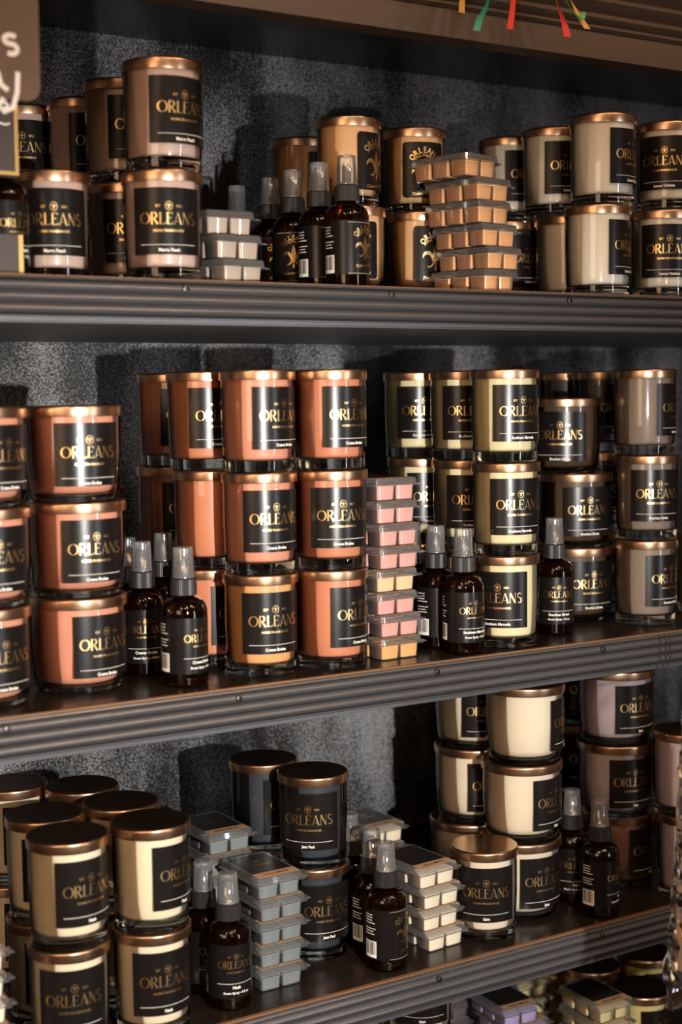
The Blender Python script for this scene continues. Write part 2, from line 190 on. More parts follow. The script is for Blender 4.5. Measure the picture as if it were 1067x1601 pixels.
MELTS = [
    (0.7127, 0.085, 't', 2, 0, 'bone', 'wax melt packs beside the taupe candles', 'small clear wax melt pack, topmost of the three beside the taupe candles'),
    (0.7118, 0.073, 't', 1, 7, 'bone', 'wax melt packs beside the taupe candles', 'small clear wax melt pack, middle of the three beside the taupe candles'),
    (0.7086, 0.0653, 't', 0, 14, 'bone', 'wax melt packs beside the taupe candles', 'small clear wax melt pack, bottom of the three beside the taupe candles'),
    (1.0343, 0.059, 't', 0, 13, 'orange', 'orange wax melt packs', 'lowest orange wax melt pack of the stack on the top shelf'),
    (1.0413, 0.0581, 't', 1, 10, 'orange', 'orange wax melt packs', 'second orange wax melt pack from the bottom'),
    (1.0354, 0.0574, 't', 2, 8, 'orange', 'orange wax melt packs', 'third orange wax melt pack from the bottom'),
    (1.0265, 0.0587, 't', 3, 12, 'orange', 'orange wax melt packs', 'fourth orange wax melt pack from the bottom'),
    (1.0264, 0.0581, 't', 4, 10, 'orange', 'orange wax melt packs', 'fifth orange wax melt pack, just under the topmost'),
    (1.0083, 0.059, 't', 5, 13, 'orange', 'orange wax melt packs', 'topmost orange wax melt pack of the stack on the top shelf'),
    (0.9088, 0.0714, 'm', 0, 3, 'apricot', 'pink wax melt packs', 'lowest wax melt pack of the eight-high stack beside coral candles, amber orange'),
    (0.9091, 0.0714, 'm', 1, 3, 'pink', 'pink wax melt packs', 'second lowest wax melt pack of the eight-high stack beside coral candles, pink'),
    (0.9044, 0.0714, 'm', 2, 3, 'pink', 'pink wax melt packs', 'third lowest wax melt pack of the eight-high stack beside coral candles, pink'),
    (0.9039, 0.0714, 'm', 3, 3, 'peachmelt', 'pink wax melt packs', 'fourth lowest wax melt pack of the eight-high stack beside coral candles, pale peach'),
    (0.9084, 0.0714, 'm', 4, 3, 'pink', 'pink wax melt packs', 'fifth lowest wax melt pack of the eight-high stack beside coral candles, pink'),
    (0.9079, 0.0714, 'm', 5, 3, 'pink', 'pink wax melt packs', 'sixth lowest wax melt pack of the eight-high stack beside coral candles, pink'),
    (0.9049, 0.0714, 'm', 6, 3, 'pink', 'pink wax melt packs', 'seventh lowest wax melt pack of the eight-high stack beside coral candles, pink'),
    (0.9043, 0.0714, 'm', 7, 3, 'pink', 'pink wax melt packs', 'topmost wax melt pack of the eight-high stack beside coral candles, pink'),
    (0.7587, 0.0825, 'l', 0, 1, 'slate', 'grey wax melt packs', 'lowest grey wax melt pack of the front five-high stack'),
    (0.7592, 0.0825, 'l', 1, 1, 'slate', 'grey wax melt packs', 'second lowest grey wax melt pack of the front five-high stack'),
    (0.7596, 0.0825, 'l', 2, 1, 'slate', 'grey wax melt packs', 'third lowest grey wax melt pack of the front five-high stack'),
    (0.7601, 0.0825, 'l', 3, 1, 'slate', 'grey wax melt packs', 'fourth lowest grey wax melt pack of the front five-high stack'),
    (0.7574, 0.0825, 'l', 4, 1, 'slate', 'grey wax melt packs', 'topmost grey wax melt pack of the front five-high stack'),
    (0.748, 0.1765, 'l', 0, -3, 'slate', 'grey wax melt packs', 'lowest grey wax melt pack of the rear stack before the navy candles'),
    (0.7485, 0.1765, 'l', 1, -3, 'slate', 'grey wax melt packs', 'second lowest grey wax melt pack of the rear stack before the navy candles'),
    (0.749, 0.1765, 'l', 2, -3, 'slate', 'grey wax melt packs', 'third lowest grey wax melt pack of the rear stack before the navy candles'),
    (0.7496, 0.1765, 'l', 3, -3, 'slate', 'grey wax melt packs', 'fourth lowest grey wax melt pack of the rear stack before the navy candles'),
    (0.7473, 0.1785, 'l', 4, 1, 'slate', 'grey wax melt packs', 'fifth lowest grey wax melt pack of the rear stack before the navy candles'),
    (0.7478, 0.1785, 'l', 5, 1, 'slate', 'grey wax melt packs', 'topmost grey wax melt pack of the rear stack before the navy candles'),
    (0.9716, 0.0762, 'l', 0, 5, 'ivorymelt', 'white wax melt packs on the lower shelf', 'lowest white wax melt pack beside the single copper-lidded candle'),
    (0.9647, 0.0762, 'l', 1, 5, 'ivorymelt', 'white wax melt packs on the lower shelf', 'second lowest white wax melt pack beside the single copper-lidded candle'),
    (0.9658, 0.0762, 'l', 2, 5, 'ivorymelt', 'white wax melt packs on the lower shelf', 'third lowest white wax melt pack beside the single copper-lidded candle'),
    (0.9599, 0.0762, 'l', 3, 5, 'ivorymelt', 'white wax melt packs on the lower shelf', 'topmost white wax melt pack beside the single copper-lidded candle'),
    (0.9994, 0.2414, 'l', 0, 3, 'ivorymelt', 'white wax melt packs on the lower shelf', 'lowest white wax melt pack of the rear stack behind the amber bottles'),
    (0.9997, 0.2414, 'l', 1, 3, 'ivorymelt', 'white wax melt packs on the lower shelf', 'second lowest white wax melt pack of the rear stack behind the amber bottles'),
    (1.0, 0.2414, 'l', 2, 3, 'ivorymelt', 'white wax melt packs on the lower shelf', 'third lowest white wax melt pack of the rear stack behind the amber bottles'),
    (1.0003, 0.2414, 'l', 3, 3, 'ivorymelt', 'white wax melt packs on the lower shelf', 'topmost white wax melt pack of the rear stack behind the amber bottles'),
    (0.4172, 0.048, 'l', 0, 0, 'ivorymelt', 'white wax melt packs at the left edge', 'lowest white wax melt pack cut by the left edge before the cream candles'),
    (0.4157, 0.048, 'l', 1, 0, 'ivorymelt', 'white wax melt packs at the left edge', 'second lowest white wax melt pack cut by the left edge before the cream candles'),
    (0.4148, 0.048, 'l', 2, 0, 'ivorymelt', 'white wax melt packs at the left edge', 'middle white wax melt pack cut by the left edge before the cream candles'),
    (0.4133, 0.048, 'l', 3, 0, 'ivorymelt', 'white wax melt packs at the left edge', 'second highest white wax melt pack cut by the left edge before the cream candles'),
    (0.4133, 0.048, 'l', 4, 0, 'ivorymelt', 'white wax melt packs at the left edge', 'topmost white wax melt pack cut by the left edge before the cream candles'),
    (1.158, 0.158, 'b', 0, 0, 'purple', 'purple wax melt packs', 'lowest purple wax melt pack of the stack under the lower shelf'),
    (1.158, 0.158, 'b', 1, 2, 'purple', 'purple wax melt packs', 'second lowest purple wax melt pack of the stack under the lower shelf'),
    (1.162, 0.158, 'b', 2, -2, 'purple', 'purple wax melt packs', 'third lowest purple wax melt pack of the stack under the lower shelf'),
    (1.16, 0.158, 'b', 3, 3, 'purple', 'purple wax melt packs', 'fourth lowest purple wax melt pack of the stack under the lower shelf'),
    (1.154, 0.158, 'b', 4, -3, 'purple', 'purple wax melt packs', 'middle purple wax melt pack of the stack under the lower shelf'),
    (1.16, 0.158, 'b', 5, 0, 'purple', 'purple wax melt packs', 'fourth highest purple wax melt pack of the stack under the lower shelf'),
    (1.158, 0.158, 'b', 6, -4, 'purple', 'purple wax melt packs', 'third highest purple wax melt pack of the stack under the lower shelf'),
    (1.168, 0.158, 'b', 7, 2, 'purple', 'purple wax melt packs', 'second highest purple wax melt pack of the stack under the lower shelf'),
    (1.154, 0.158, 'b', 8, -3, 'purple', 'purple wax melt packs', 'topmost purple wax melt pack of the stack under the lower shelf'),
    (1.118, 0.262, 'b', 0, 2, 'plum', 'purple wax melt packs', 'lowest dark plum wax melt pack beside the purple ones'),
    (1.118, 0.262, 'b', 1, 2, 'plum', 'purple wax melt packs', 'second lowest dark plum wax melt pack beside the purple ones'),
    (1.118, 0.262, 'b', 2, 2, 'plum', 'purple wax melt packs', 'third lowest dark plum wax melt pack beside the purple ones'),
    (1.118, 0.262, 'b', 3, 2, 'plum', 'purple wax melt packs', 'fourth lowest dark plum wax melt pack beside the purple ones'),
    (1.118, 0.262, 'b', 4, 2, 'plum', 'purple wax melt packs', 'middle dark plum wax melt pack beside the purple ones'),
    (1.118, 0.262, 'b', 5, 2, 'plum', 'purple wax melt packs', 'fourth highest dark plum wax melt pack beside the purple ones'),
    (1.118, 0.262, 'b', 6, 2, 'plum', 'purple wax melt packs', 'third highest dark plum wax melt pack beside the purple ones'),
    (1.118, 0.262, 'b', 7, 2, 'plum', 'purple wax melt packs', 'second highest dark plum wax melt pack beside the purple ones'),
    (1.118, 0.262, 'b', 8, 2, 'plum', 'purple wax melt packs', 'topmost dark plum wax melt pack beside the purple ones'),
    (1.262, 0.103, 'b', 0, 0, 'yellow', 'yellow wax melt packs', 'lowest yellow wax melt pack of the front stack on the bottom shelf'),
    (1.262, 0.103, 'b', 1, 2, 'yellow', 'yellow wax melt packs', 'second lowest yellow wax melt pack of the front stack on the bottom shelf'),
    (1.262, 0.103, 'b', 2, 1, 'yellow', 'yellow wax melt packs', 'third lowest yellow wax melt pack of the front stack on the bottom shelf'),
    (1.262, 0.103, 'b', 3, -2, 'yellow', 'yellow wax melt packs', 'fourth lowest yellow wax melt pack of the front stack on the bottom shelf'),
    (1.262, 0.103, 'b', 4, 2, 'yellow', 'yellow wax melt packs', 'middle yellow wax melt pack of the front stack on the bottom shelf'),
    (1.262, 0.103, 'b', 5, 0, 'yellow', 'yellow wax melt packs', 'fourth highest yellow wax melt pack of the front stack on the bottom shelf'),
    (1.262, 0.103, 'b', 6, 3, 'yellow', 'yellow wax melt packs', 'third highest yellow wax melt pack of the front stack on the bottom shelf'),
    (1.262, 0.103, 'b', 7, -2, 'yellow', 'yellow wax melt packs', 'second highest yellow wax melt pack of the front stack on the bottom shelf'),
    (1.262, 0.103, 'b', 8, 0, 'yellow', 'yellow wax melt packs', 'topmost yellow wax melt pack of the front stack on the bottom shelf'),
    (1.255, 0.262, 'b', 0, 4, 'yellow', 'yellow wax melt packs', 'lowest yellow wax melt pack of the rear stack right under the lower shelf'),
    (1.255, 0.262, 'b', 1, 4, 'yellow', 'yellow wax melt packs', 'second lowest yellow wax melt pack of the rear stack right under the lower shelf'),
    (1.255, 0.262, 'b', 2, 4, 'yellow', 'yellow wax melt packs', 'third lowest yellow wax melt pack of the rear stack right under the lower shelf'),
    (1.255, 0.262, 'b', 3, 4, 'yellow', 'yellow wax melt packs', 'fourth lowest yellow wax melt pack of the rear stack right under the lower shelf'),
    (1.255, 0.262, 'b', 4, 4, 'yellow', 'yellow wax melt packs', 'middle yellow wax melt pack of the rear stack right under the lower shelf'),
    (1.255, 0.262, 'b', 5, 4, 'yellow', 'yellow wax melt packs', 'fourth highest yellow wax melt pack of the rear stack right under the lower shelf'),
    (1.255, 0.262, 'b', 6, 4, 'yellow', 'yellow wax melt packs', 'third highest yellow wax melt pack of the rear stack right under the lower shelf'),
    (1.255, 0.262, 'b', 7, 4, 'yellow', 'yellow wax melt packs', 'second highest yellow wax melt pack of the rear stack right under the lower shelf'),
    (1.255, 0.262, 'b', 8, 4, 'yellow', 'yellow wax melt packs', 'topmost yellow wax melt pack of the rear stack right under the lower shelf'),
]
# ---------------------------------------------------------------- materials
def new_mat(name):
    m = bpy.data.materials.new(name); m.use_nodes = True
    return m, m.node_tree, m.node_tree.nodes['Principled BSDF']
def pbr(name, col, rough=.5, metal=0, coat=0, coat_rough=.05, spec=.5, trans=0, ior=1.45, noise=None, bump=None, sss=0):
    m, nt, p = new_mat(name)
    p.inputs['Base Color'].default_value = (*col, 1); p.inputs['Roughness'].default_value = rough
    p.inputs['Metallic'].default_value = metal; p.inputs['Coat Weight'].default_value = coat
    p.inputs['Coat Roughness'].default_value = coat_rough; p.inputs['Specular IOR Level'].default_value = spec
    p.inputs['Transmission Weight'].default_value = trans; p.inputs['IOR'].default_value = ior
    if sss:
        p.inputs['Subsurface Weight'].default_value = sss; p.inputs['Subsurface Scale'].default_value = .004
        p.inputs['Subsurface Radius'].default_value = (1, .6, .4)
    tc = nt.nodes.new('ShaderNodeTexCoord')
    if noise:
        sc, amt, stretch = noise
        mp = nt.nodes.new('ShaderNodeMapping'); mp.inputs['Scale'].default_value = stretch
        nz = nt.nodes.new('ShaderNodeTexNoise'); nz.inputs['Scale'].default_value = sc; nz.inputs['Detail'].default_value = 4
        mx = nt.nodes.new('ShaderNodeMix'); mx.data_type = 'RGBA'
        mx.inputs['A'].default_value = (*[c*(1-amt) for c in col], 1); mx.inputs['B'].default_value = (*[min(1, c*(1+amt)) for c in col], 1)
        nt.links.new(tc.outputs['Object'], mp.inputs['Vector']); nt.links.new(mp.outputs['Vector'], nz.inputs['Vector'])
        nt.links.new(nz.outputs['Fac'], mx.inputs['Factor']); nt.links.new(mx.outputs['Result'], p.inputs['Base Color'])
    if bump:
        sc, st, stretch = bump
        mp = nt.nodes.new('ShaderNodeMapping'); mp.inputs['Scale'].default_value = stretch
        nz = nt.nodes.new('ShaderNodeTexNoise'); nz.inputs['Scale'].default_value = sc; nz.inputs['Detail'].default_value = 3
        b = nt.nodes.new('ShaderNodeBump'); b.inputs['Strength'].default_value = st; b.inputs['Distance'].default_value = .001
        nt.links.new(tc.outputs['Object'], mp.inputs['Vector']); nt.links.new(mp.outputs['Vector'], nz.inputs['Vector'])
        nt.links.new(nz.outputs['Fac'], b.inputs['Height']); nt.links.new(b.outputs['Normal'], p.inputs['Normal'])
    return m
def thin_clear(name, tint=(1, 1, 1), rough=.03, boost=1.0, base=0.0, haze=0.0):
    """thin clear sheet: transparent with a fresnel reflection"""
    m = bpy.data.materials.new(name); m.use_nodes = True; nt = m.node_tree; nt.nodes.clear()
    o = nt.nodes.new('ShaderNodeOutputMaterial'); t = nt.nodes.new('ShaderNodeBsdfTransparent'); g = nt.nodes.new('ShaderNodeBsdfGlossy')
    fr = nt.nodes.new('ShaderNodeFresnel'); fr.inputs['IOR'].default_value = 1.5
    mt = nt.nodes.new('ShaderNodeMath'); mt.operation = 'MULTIPLY_ADD'; mt.inputs[1].default_value = boost; mt.inputs[2].default_value = base; mt.use_clamp = True
    mx = nt.nodes.new('ShaderNodeMixShader'); t.inputs['Color'].default_value = (*tint, 1)
    g.inputs['Roughness'].default_value = rough
    nt.links.new(fr.outputs[0], mt.inputs[0]); nt.links.new(mt.outputs[0], mx.inputs[0])
    nt.links.new(t.outputs[0], mx.inputs[1]); nt.links.new(g.outputs[0], mx.inputs[2])
    last = mx
    if haze:
        df = nt.nodes.new('ShaderNodeBsdfDiffuse'); df.inputs['Color'].default_value = (.85, .85, .86, 1)
        m2 = nt.nodes.new('ShaderNodeMixShader'); m2.inputs[0].default_value = haze
        nt.links.new(mx.outputs[0], m2.inputs[1]); nt.links.new(df.outputs[0], m2.inputs[2]); last = m2
    nt.links.new(last.outputs[0], o.inputs['Surface'])
    return m
WAX = {
 'taupe': (.56, .40, .33), 'tan': (.70, .43, .22), 'white': (.80, .74, .63), 'coral': (.60, .26, .165), 'coraldeep': (.53, .20, .105),
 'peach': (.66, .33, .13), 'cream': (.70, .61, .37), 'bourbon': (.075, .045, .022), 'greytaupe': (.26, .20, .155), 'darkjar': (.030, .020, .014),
 'ivory': (.70, .59, .42), 'navy': (.034, .038, .048), 'whitewarm': (.66, .56, .43), 'lavender': (.52, .43, .45), 'mauve': (.42, .24, .19),  # bottom lavender jar has brown cast shade put into its wax colour
 'butter': (.70, .58, .25), 'amber': (.42, .24, .08), 'bone': (.48, .38, .29), 'orange': (.86, .47, .17), 'pink': (.66, .33, .27), 'peachmelt': (.74, .50, .27),
 'apricot': (.70, .36, .09), 'slate': (.15, .175, .175), 'ivorymelt': (.80, .70, .54), 'purple': (.44, .34, .58), 'plum': (.10, .06, .09), 'yellow': (.80, .68, .30)}
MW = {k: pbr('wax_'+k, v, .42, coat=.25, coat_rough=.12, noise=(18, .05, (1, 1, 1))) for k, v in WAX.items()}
M_SIDE = thin_clear('jar_glass_wall', (.985, .99, .985), .02, 1.0)
M_BASE = pbr('thick_glass', (.93, .96, .93), .0, trans=1, ior=1.48)
M_LID = pbr('rose_gold_lid', (.58, .36, .225), .29, metal=1, bump=(160, .05, (1, 1, 14)))
M_LIDTOP = pbr('rose_gold_lid_top', (.52, .33, .20), .22, metal=1, bump=(420, .10, (1, 1, 1)))
M_LABEL = pbr('black_label', (.0075, .006, .0055), .27, spec=.4, bump=(900, .06, (1, 1, 1)))
M_GOLD = pbr('gold_foil', (.93, .62, .26), .30, metal=1)
M_PALE = pbr('pale_print', (.80, .76, .70), .5)
M_AMBER = pbr('amber_glass', (.045, .008, .0015), .02, trans=.94, ior=1.5)
M_LIQ = pbr('dark_bottle_core', (.004, .0015, .001), .3)
M_COLLAR = pbr('black_plastic', (.018, .016, .016), .38)
M_CAP = thin_clear('clear_cap', (.96, .97, .98), .10, 1.5, .06, .10)
M_NOZ = pbr('spray_nozzle', (.03, .028, .028), .35)
M_PET = thin_clear('clamshell_plastic', (.985, .985, .985), .09, 1.2, .05, .07)
M_KRAFT = pbr('kraft_strip', (.45, .27, .15), .45, noise=(60, .15, (1, 1, 1)))
M_STICK = pbr('black_sticker', (.014, .012, .012), .30)

# ---------------------------------------------------------------- mesh helpers
def to_mesh(name, bm, mats, smooth=True, sharp=40):
    me = bpy.data.meshes.new(name); bm.normal_update(); bm.to_mesh(me); bm.free()
    for m in (mats if isinstance(mats, (list, tuple)) else [mats]): me.materials.append(m)
    if smooth:
        for p in me.polygons: p.use_smooth = True
        try: me.set_sharp_from_angle(angle=math.radians(sharp))
        except Exception: pass
    return me
def put(name, me, parent=None, loc=(0, 0, 0), rotz=0):
    o = bpy.data.objects.new(name, me); C.objects.link(o); o.location = loc; o.rotation_euler = (0, 0, rotz)
    if parent is not None: o.parent = parent
    return o
def empty(name, loc, rotz, label, cat, group=None):
    o = bpy.data.objects.new(name, None); C.objects.link(o); o.empty_display_size = .02
    o.location = loc; o.rotation_euler = (0, 0, rotz); o['label'] = label; o['category'] = cat
    if group: o['group'] = group
    return o
def tag(o, label, cat, group=None):
    o['label'] = label; o['category'] = cat
    if group: o['group'] = group
    return o
def lathe(prof, n=64, bm=None, mat=0, close=False):
    """prof: list of (r, z); r==0 makes a pole"""
    bm = bm or bmesh.new(); rings = []
    for (rr, z) in prof:
        if rr < 1e-6: rings.append([bm.verts.new((0, 0, z))])
        else: rings.append([bm.verts.new((rr*math.cos(2*PI*i/n), rr*math.sin(2*PI*i/n), z)) for i in range(n)])
    pairs = list(zip(rings, rings[1:]))
    if close: pairs.append((rings[-1], rings[0]))
    for a, b in pairs:
        for i in range(n):
            k = (i+1) % n
            if len(a) == 1 and len(b) == 1: continue
            if len(a) == 1: fc = bm.faces.new((a[0], b[k], b[i]))
            elif len(b) == 1: fc = bm.faces.new((a[i], a[k], b[0]))
            else: fc = bm.faces.new((a[i], a[k], b[k], b[i]))
            fc.material_index = mat
    return bm
def arc(cx, cz, rad, a0, a1, n=5):
    return [(cx+rad*math.cos(math.radians(a0+(a1-a0)*i/n)), cz+rad*math.sin(math.radians(a0+(a1-a0)*i/n))) for i in range(n+1)]
def box(bm, x0, x1, y0, y1, z0, z1, mat=0):
    v = [bm.verts.new(p) for p in ((x0,y0,z0),(x1,y0,z0),(x1,y1,z0),(x0,y1,z0),(x0,y0,z1),(x1,y0,z1),(x1,y1,z1),(x0,y1,z1))]
    for q in ((0,3,2,1),(4,5,6,7),(0,1,5,4),(1,2,6,5),(2,3,7,6),(3,0,4,7)):
        bm.faces.new([v[i] for i in q]).material_index = mat
def rrect(hx, hy, rad, seg=3):
    pts = []
    for cx, cy, a in ((hx-rad, hy-rad, 0), (-hx+rad, hy-rad, 90), (-hx+rad, -hy+rad, 180), (hx-rad, -hy+rad, 270)):
        for i in range(seg+1):
            t = math.radians(a+90*i/seg); pts.append((cx+rad*math.cos(t), cy+rad*math.sin(t)))
    return pts
def loft(bm, rings, cap0=True, cap1=True, off=(0, 0), mat=0):
    """rings: list of (points, z)"""
    R = [[bm.verts.new((p[0]+off[0], p[1]+off[1], z)) for p in pts] for pts, z in rings]
    n = len(R[0])
    for a, b in zip(R, R[1:]):
        for i in range(n): bm.faces.new((a[i], a[(i+1) % n], b[(i+1) % n], b[i])).material_index = mat
    if cap0: bm.faces.new(R[0][::-1]).material_index = mat
    if cap1: bm.faces.new(R[-1]).material_index = mat
    return bm

# ---------------------------------------------------------------- lettering (flat shapes in label units, later wrapped round the jar)
class Ink:
    def __init__(s): s.q = []                       # polygons, lists of (u, v)
    def stroke(s, pts, ws):
        n = len(pts)
        if not isinstance(ws, (list, tuple)): ws = [ws]*n
        L = []
        for i, (x, y) in enumerate(pts):
            a = pts[max(i-1, 0)]; b = pts[min(i+1, n-1)]
            dx, dy = b[0]-a[0], b[1]-a[1]; d = math.hypot(dx, dy) or 1
            nx, ny = -dy/d*ws[i]/2, dx/d*ws[i]/2
            L.append(((x+nx, y+ny), (x-nx, y-ny)))
        for (a, b), (c, d) in zip(L, L[1:]): s.q.append([a, b, d, c])
    def line(s, x0, y0, x1, y1, w0, w1=None, n=4):
        w1 = w0 if w1 is None else w1
        s.stroke([(x0+(x1-x0)*i/n, y0+(y1-y0)*i/n) for i in range(n+1)], [w0+(w1-w0)*i/n for i in range(n+1)])
    def curve(s, cx, cy, rx, ry, a0, a1, wf, n=18):
        P = []; W = []
        for i in range(n+1):
            t = i/n; a = math.radians(a0+(a1-a0)*t); P.append((cx+rx*math.cos(a), cy+ry*math.sin(a))); W.append(wf(t) if callable(wf) else wf)
        s.stroke(P, W)
    def add(s, o, f):
        for q in o.q: s.q.append([f(*p) for p in q])
def display_word(word):
    """tall high-contrast roman capitals, height 1, origin at left baseline"""
    I = Ink(); x = 0
    for ch in word:
        G = Ink()
        if ch == 'O':
            G.curve(.46, .5, .40, .455, 90, 450, lambda t: .035+.125*abs(math.sin(2*PI*(t)))**1.5, 30); wd = .94
        elif ch == 'R':
            G.line(.10, 0, .10, 1, .15); G.line(.02, .985, .3, .985, .035); G.line(.01, .015, .2, .015, .03)
            G.curve(.26, .745, .26, .24, 90, -90, lambda t: .035+.12*math.sin(PI*t), 14); G.line(.16, .505, .28, .505, .035)
            G.line(.26, .50, .62, .0, .10, .19); G.line(.55, .015, .72, .015, .03); wd = .72
        elif ch == 'L':
            G.line(.10, 0, .10, 1, .15); G.line(.01, .985, .2, .985, .03); G.line(.05, .02, .52, .02, .04); G.line(.50, 0, .55, .2, .03, .05); wd = .60
        elif ch == 'E':
            G.line(.10, 0, .10, 1, .15); G.line(.02, .98, .5, .98, .04); G.line(.05, .02, .52, .02, .04); G.line(.14, .54, .38, .54, .035)
            G.line(.49, 1.0, .52, .83, .03, .05); G.line(.50, 0, .55, .18, .03, .05); G.line(.38, .47, .38, .62, .03); wd = .62
        elif ch == 'A':
            G.line(.06, 0, .36, 1, .035, .05); G.line(.36, 1, .66, 0, .10, .19); G.line(.16, .24, .52, .24, .03)
            G.line(0, .015, .14, .015, .03); G.line(.54, .015, .78, .015, .03); wd = .78
        elif ch == 'N':
            G.line(.08, 0, .08, 1, .045); G.line(.08, 1, .62, 0, .17, .17); G.line(.62, 0, .62, 1, .045)
            G.line(0, .015, .17, .015, .03); G.line(.53, .985, .71, .985, .03); wd = .74
        elif ch == 'S':
            G.curve(.28, .75, .19, .225, 30, 265, lambda t: .05+.07*math.sin(PI*t), 16)
            G.curve(.28, .27, .22, .25, 95, -150, lambda t: .05+.10*math.sin(PI*t)**1.2, 16); G.line(.25, .52, .31, .50, .14); wd = .56
        else: wd = .4
        I.add(G, lambda a, b, x=x: (x+a, b)); x += wd+.03
    I.w = x-.03
    return I
def fleur(h=1.0):
    I = Ink()
    def petal(pts, ws): I.stroke(pts, ws)
    petal([(0, -.50), (0, -.38), (0, -.28), (0, -.16), (0, 0), (0, .15), (0, .28), (0, .40), (0, .5)], [.0, .12, .05, .08, .17, .20, .16, .07, .0])
    for s in (1, -1):
        P = [(s*.05, -.20), (s*.09, -.06), (s*.15, .07), (s*.25, .155), (s*.36, .15), (s*.44, .08), (s*.475, -.03)]
        petal(P, [.05, .09, .12, .13, .12, .08, .0])
        P = [(s*.05, -.12), (s*.10, -.22), (s*.17, -.305), (s*.26, -.33), (s*.34, -.29)]
        petal(P, [.05, .07, .07, .05, .0])
        petal([(s*.04, -.10), (s*.15, -.10)], [.05, .03])
    I2 = Ink(); I2.add(I, lambda a, b: (a*h, b*h)); return I2
_fc = {}
def font_polys(txt, size, shear=0.0, bold=0.0, align='CENTER'):
    """triangulated outline of a short text in Blender's own font, as (u, v) polygons"""
    k = (txt, size, shear, bold, align)
    if k in _fc: return _fc[k]
    c = bpy.data.curves.new('tmp_text', 'FONT'); c.body = txt; c.size = size; c.align_x = align; c.align_y = 'CENTER'
    c.shear = shear; c.offset = bold; c.resolution_u = 2
    o = bpy.data.objects.new('tmp_text', c); C.objects.link(o)
    dg = bpy.context.evaluated_depsgraph_get(); me = bpy.data.meshes.new_from_object(o.evaluated_get(dg))
    P = [[(me.vertices[i].co.x, me.vertices[i].co.y) for i in p.vertices] for p in me.polygons]
    bpy.data.objects.remove(o); bpy.data.curves.remove(c); bpy.data.meshes.remove(me)
    _fc[k] = P; return P
WORD = display_word('ORLEANS')
def label_art(scent, scale=1.0):
    """gold and pale polygons for the square label; centre of label is (0,0), metres"""
    g = Ink(); p = Ink()
    H = .0118; s = .058/(WORD.w*H); 
    g.add(WORD, lambda a, b: ((a-WORD.w/2)*H*s, .0028-H/2+b*H*.97))
    g.curve(0, .0147, .0036, .0042, 0, 360, .00045, 22)
    g.add(fleur(.0062), lambda a, b: (a, .0147+b))
    for q in font_polys('EST', .0032, 0, .00008): g.q.append([(a-.0105, b+.0144) for a, b in q])
    for q in font_polys('2021', .0032, 0, .00008): g.q.append([(a+.0105, b+.0144) for a, b in q])
    for q in font_polys('HOME FRAGRANCES', .0031, 0, .00012): g.q.append([(a*1.08, b-.0093) for a, b in q])
    p.line(-.029, -.0228, .029, -.0228, .00045, n=24)
    for q in font_polys(scent, .0044, 0, .00014): p.q.append([(a*.92, b-.0279) for a, b in q])
    return g, p
def slab_word(R=.019, h=.0085, spread=112):
    """ORLEANS set on an arch, heavy slab letters"""
    g = Ink()
    for i, ch in enumerate('ORLEANS'):
        a = math.radians(spread/2 - spread*i/6)
        for q in font_polys(ch, h, 0, .00030): 
            pts = []
            for (x, y) in q:
                x *= .95; y *= 1.1
                pts.append((x*math.cos(a)-y*math.sin(a)-math.sin(a)*R, x*math.sin(a)+y*math.cos(a)+math.cos(a)*R))
            g.q.append(pts)
        g2 = Ink()
        for sx in (-1, 1):
            if ch in 'RAN': g2.line(sx*h*.27-h*.13, -h*.37, sx*h*.27+h*.13, -h*.37, h*.08)
        g.add(g2, lambda x, y: (x*math.cos(a)-y*math.sin(a)-math.sin(a)*R, x*math.sin(a)+y*math.cos(a)+math.cos(a)*R))
    return g
def arch_label_art(scent, k=1.0):
    g = Ink()
    g.add(slab_word(), lambda a, b: (a*.95, b+.0035))
    # swash script line under the arch
    P = []
    for q in font_polys('Home Fragrances', .0046, .35, .0001):
        pts = []
        for (x, y) in q:
            a = -x/.0165; pts.append((math.sin(-a)*(.0165+y), math.cos(a)*(.0165+y)+.0005))
        g.q.append(pts)
    g.add(fleur(.034), lambda a, b: (a*.98, b-.004))
    for q in font_polys(scent, .0052, .4, .00012): g.q.append([(a, b+.1*a-.0268) for a, b in q])
    o = Ink(); o.add(g, lambda a, b: (a*k, b*k)); return o, Ink()
def wrap(polys, rad, zc, mat_i=0, bm=None, a_off=0.0):
    bm = bm or bmesh.new()
    for i, q in enumerate(polys):
        vs = []; rq = rad+(i % 40)*1.5e-6
        for (uu, v) in q:
            a = uu/rad+a_off; vs.append(bm.verts.new((rq*math.sin(a), -rq*math.cos(a), zc+v)))
        try: bm.faces.new(vs).material_index = mat_i
        except ValueError: pass
    return bm
def patch(rad, w, z0, z1, bm=None, a_off=0.0, mat=0, n=28, corner=0.0, th=.00012):
    """label sheet wrapped round a cylinder, with its own small thickness"""
    bm = bm or bmesh.new(); half = w/2/rad
    def zz(i):
        t = abs(i/n*2-1)*w/2; d = t-(w/2-corner)
        return 0 if corner == 0 or d <= 0 else corner-math.sqrt(max(corner*corner-d*d, 0))
    A = []
    for i in range(n+1):
        a = -half+2*half*i/n+a_off; c = zz(i)
        A.append([bm.verts.new((rr*math.sin(a), -rr*math.cos(a), z)) for rr, z in ((rad, z0+c), (rad, z1-c), (rad-th, z1-c), (rad-th, z0+c))])
    for p, q in zip(A, A[1:]):
        for k in range(4): bm.faces.new((p[k], q[k], q[(k+1) % 4], p[(k+1) % 4])).material_index = mat
    bm.faces.new(A[0]).material_index = mat; bm.faces.new(A[-1][::-1]).material_index = mat
    return bm

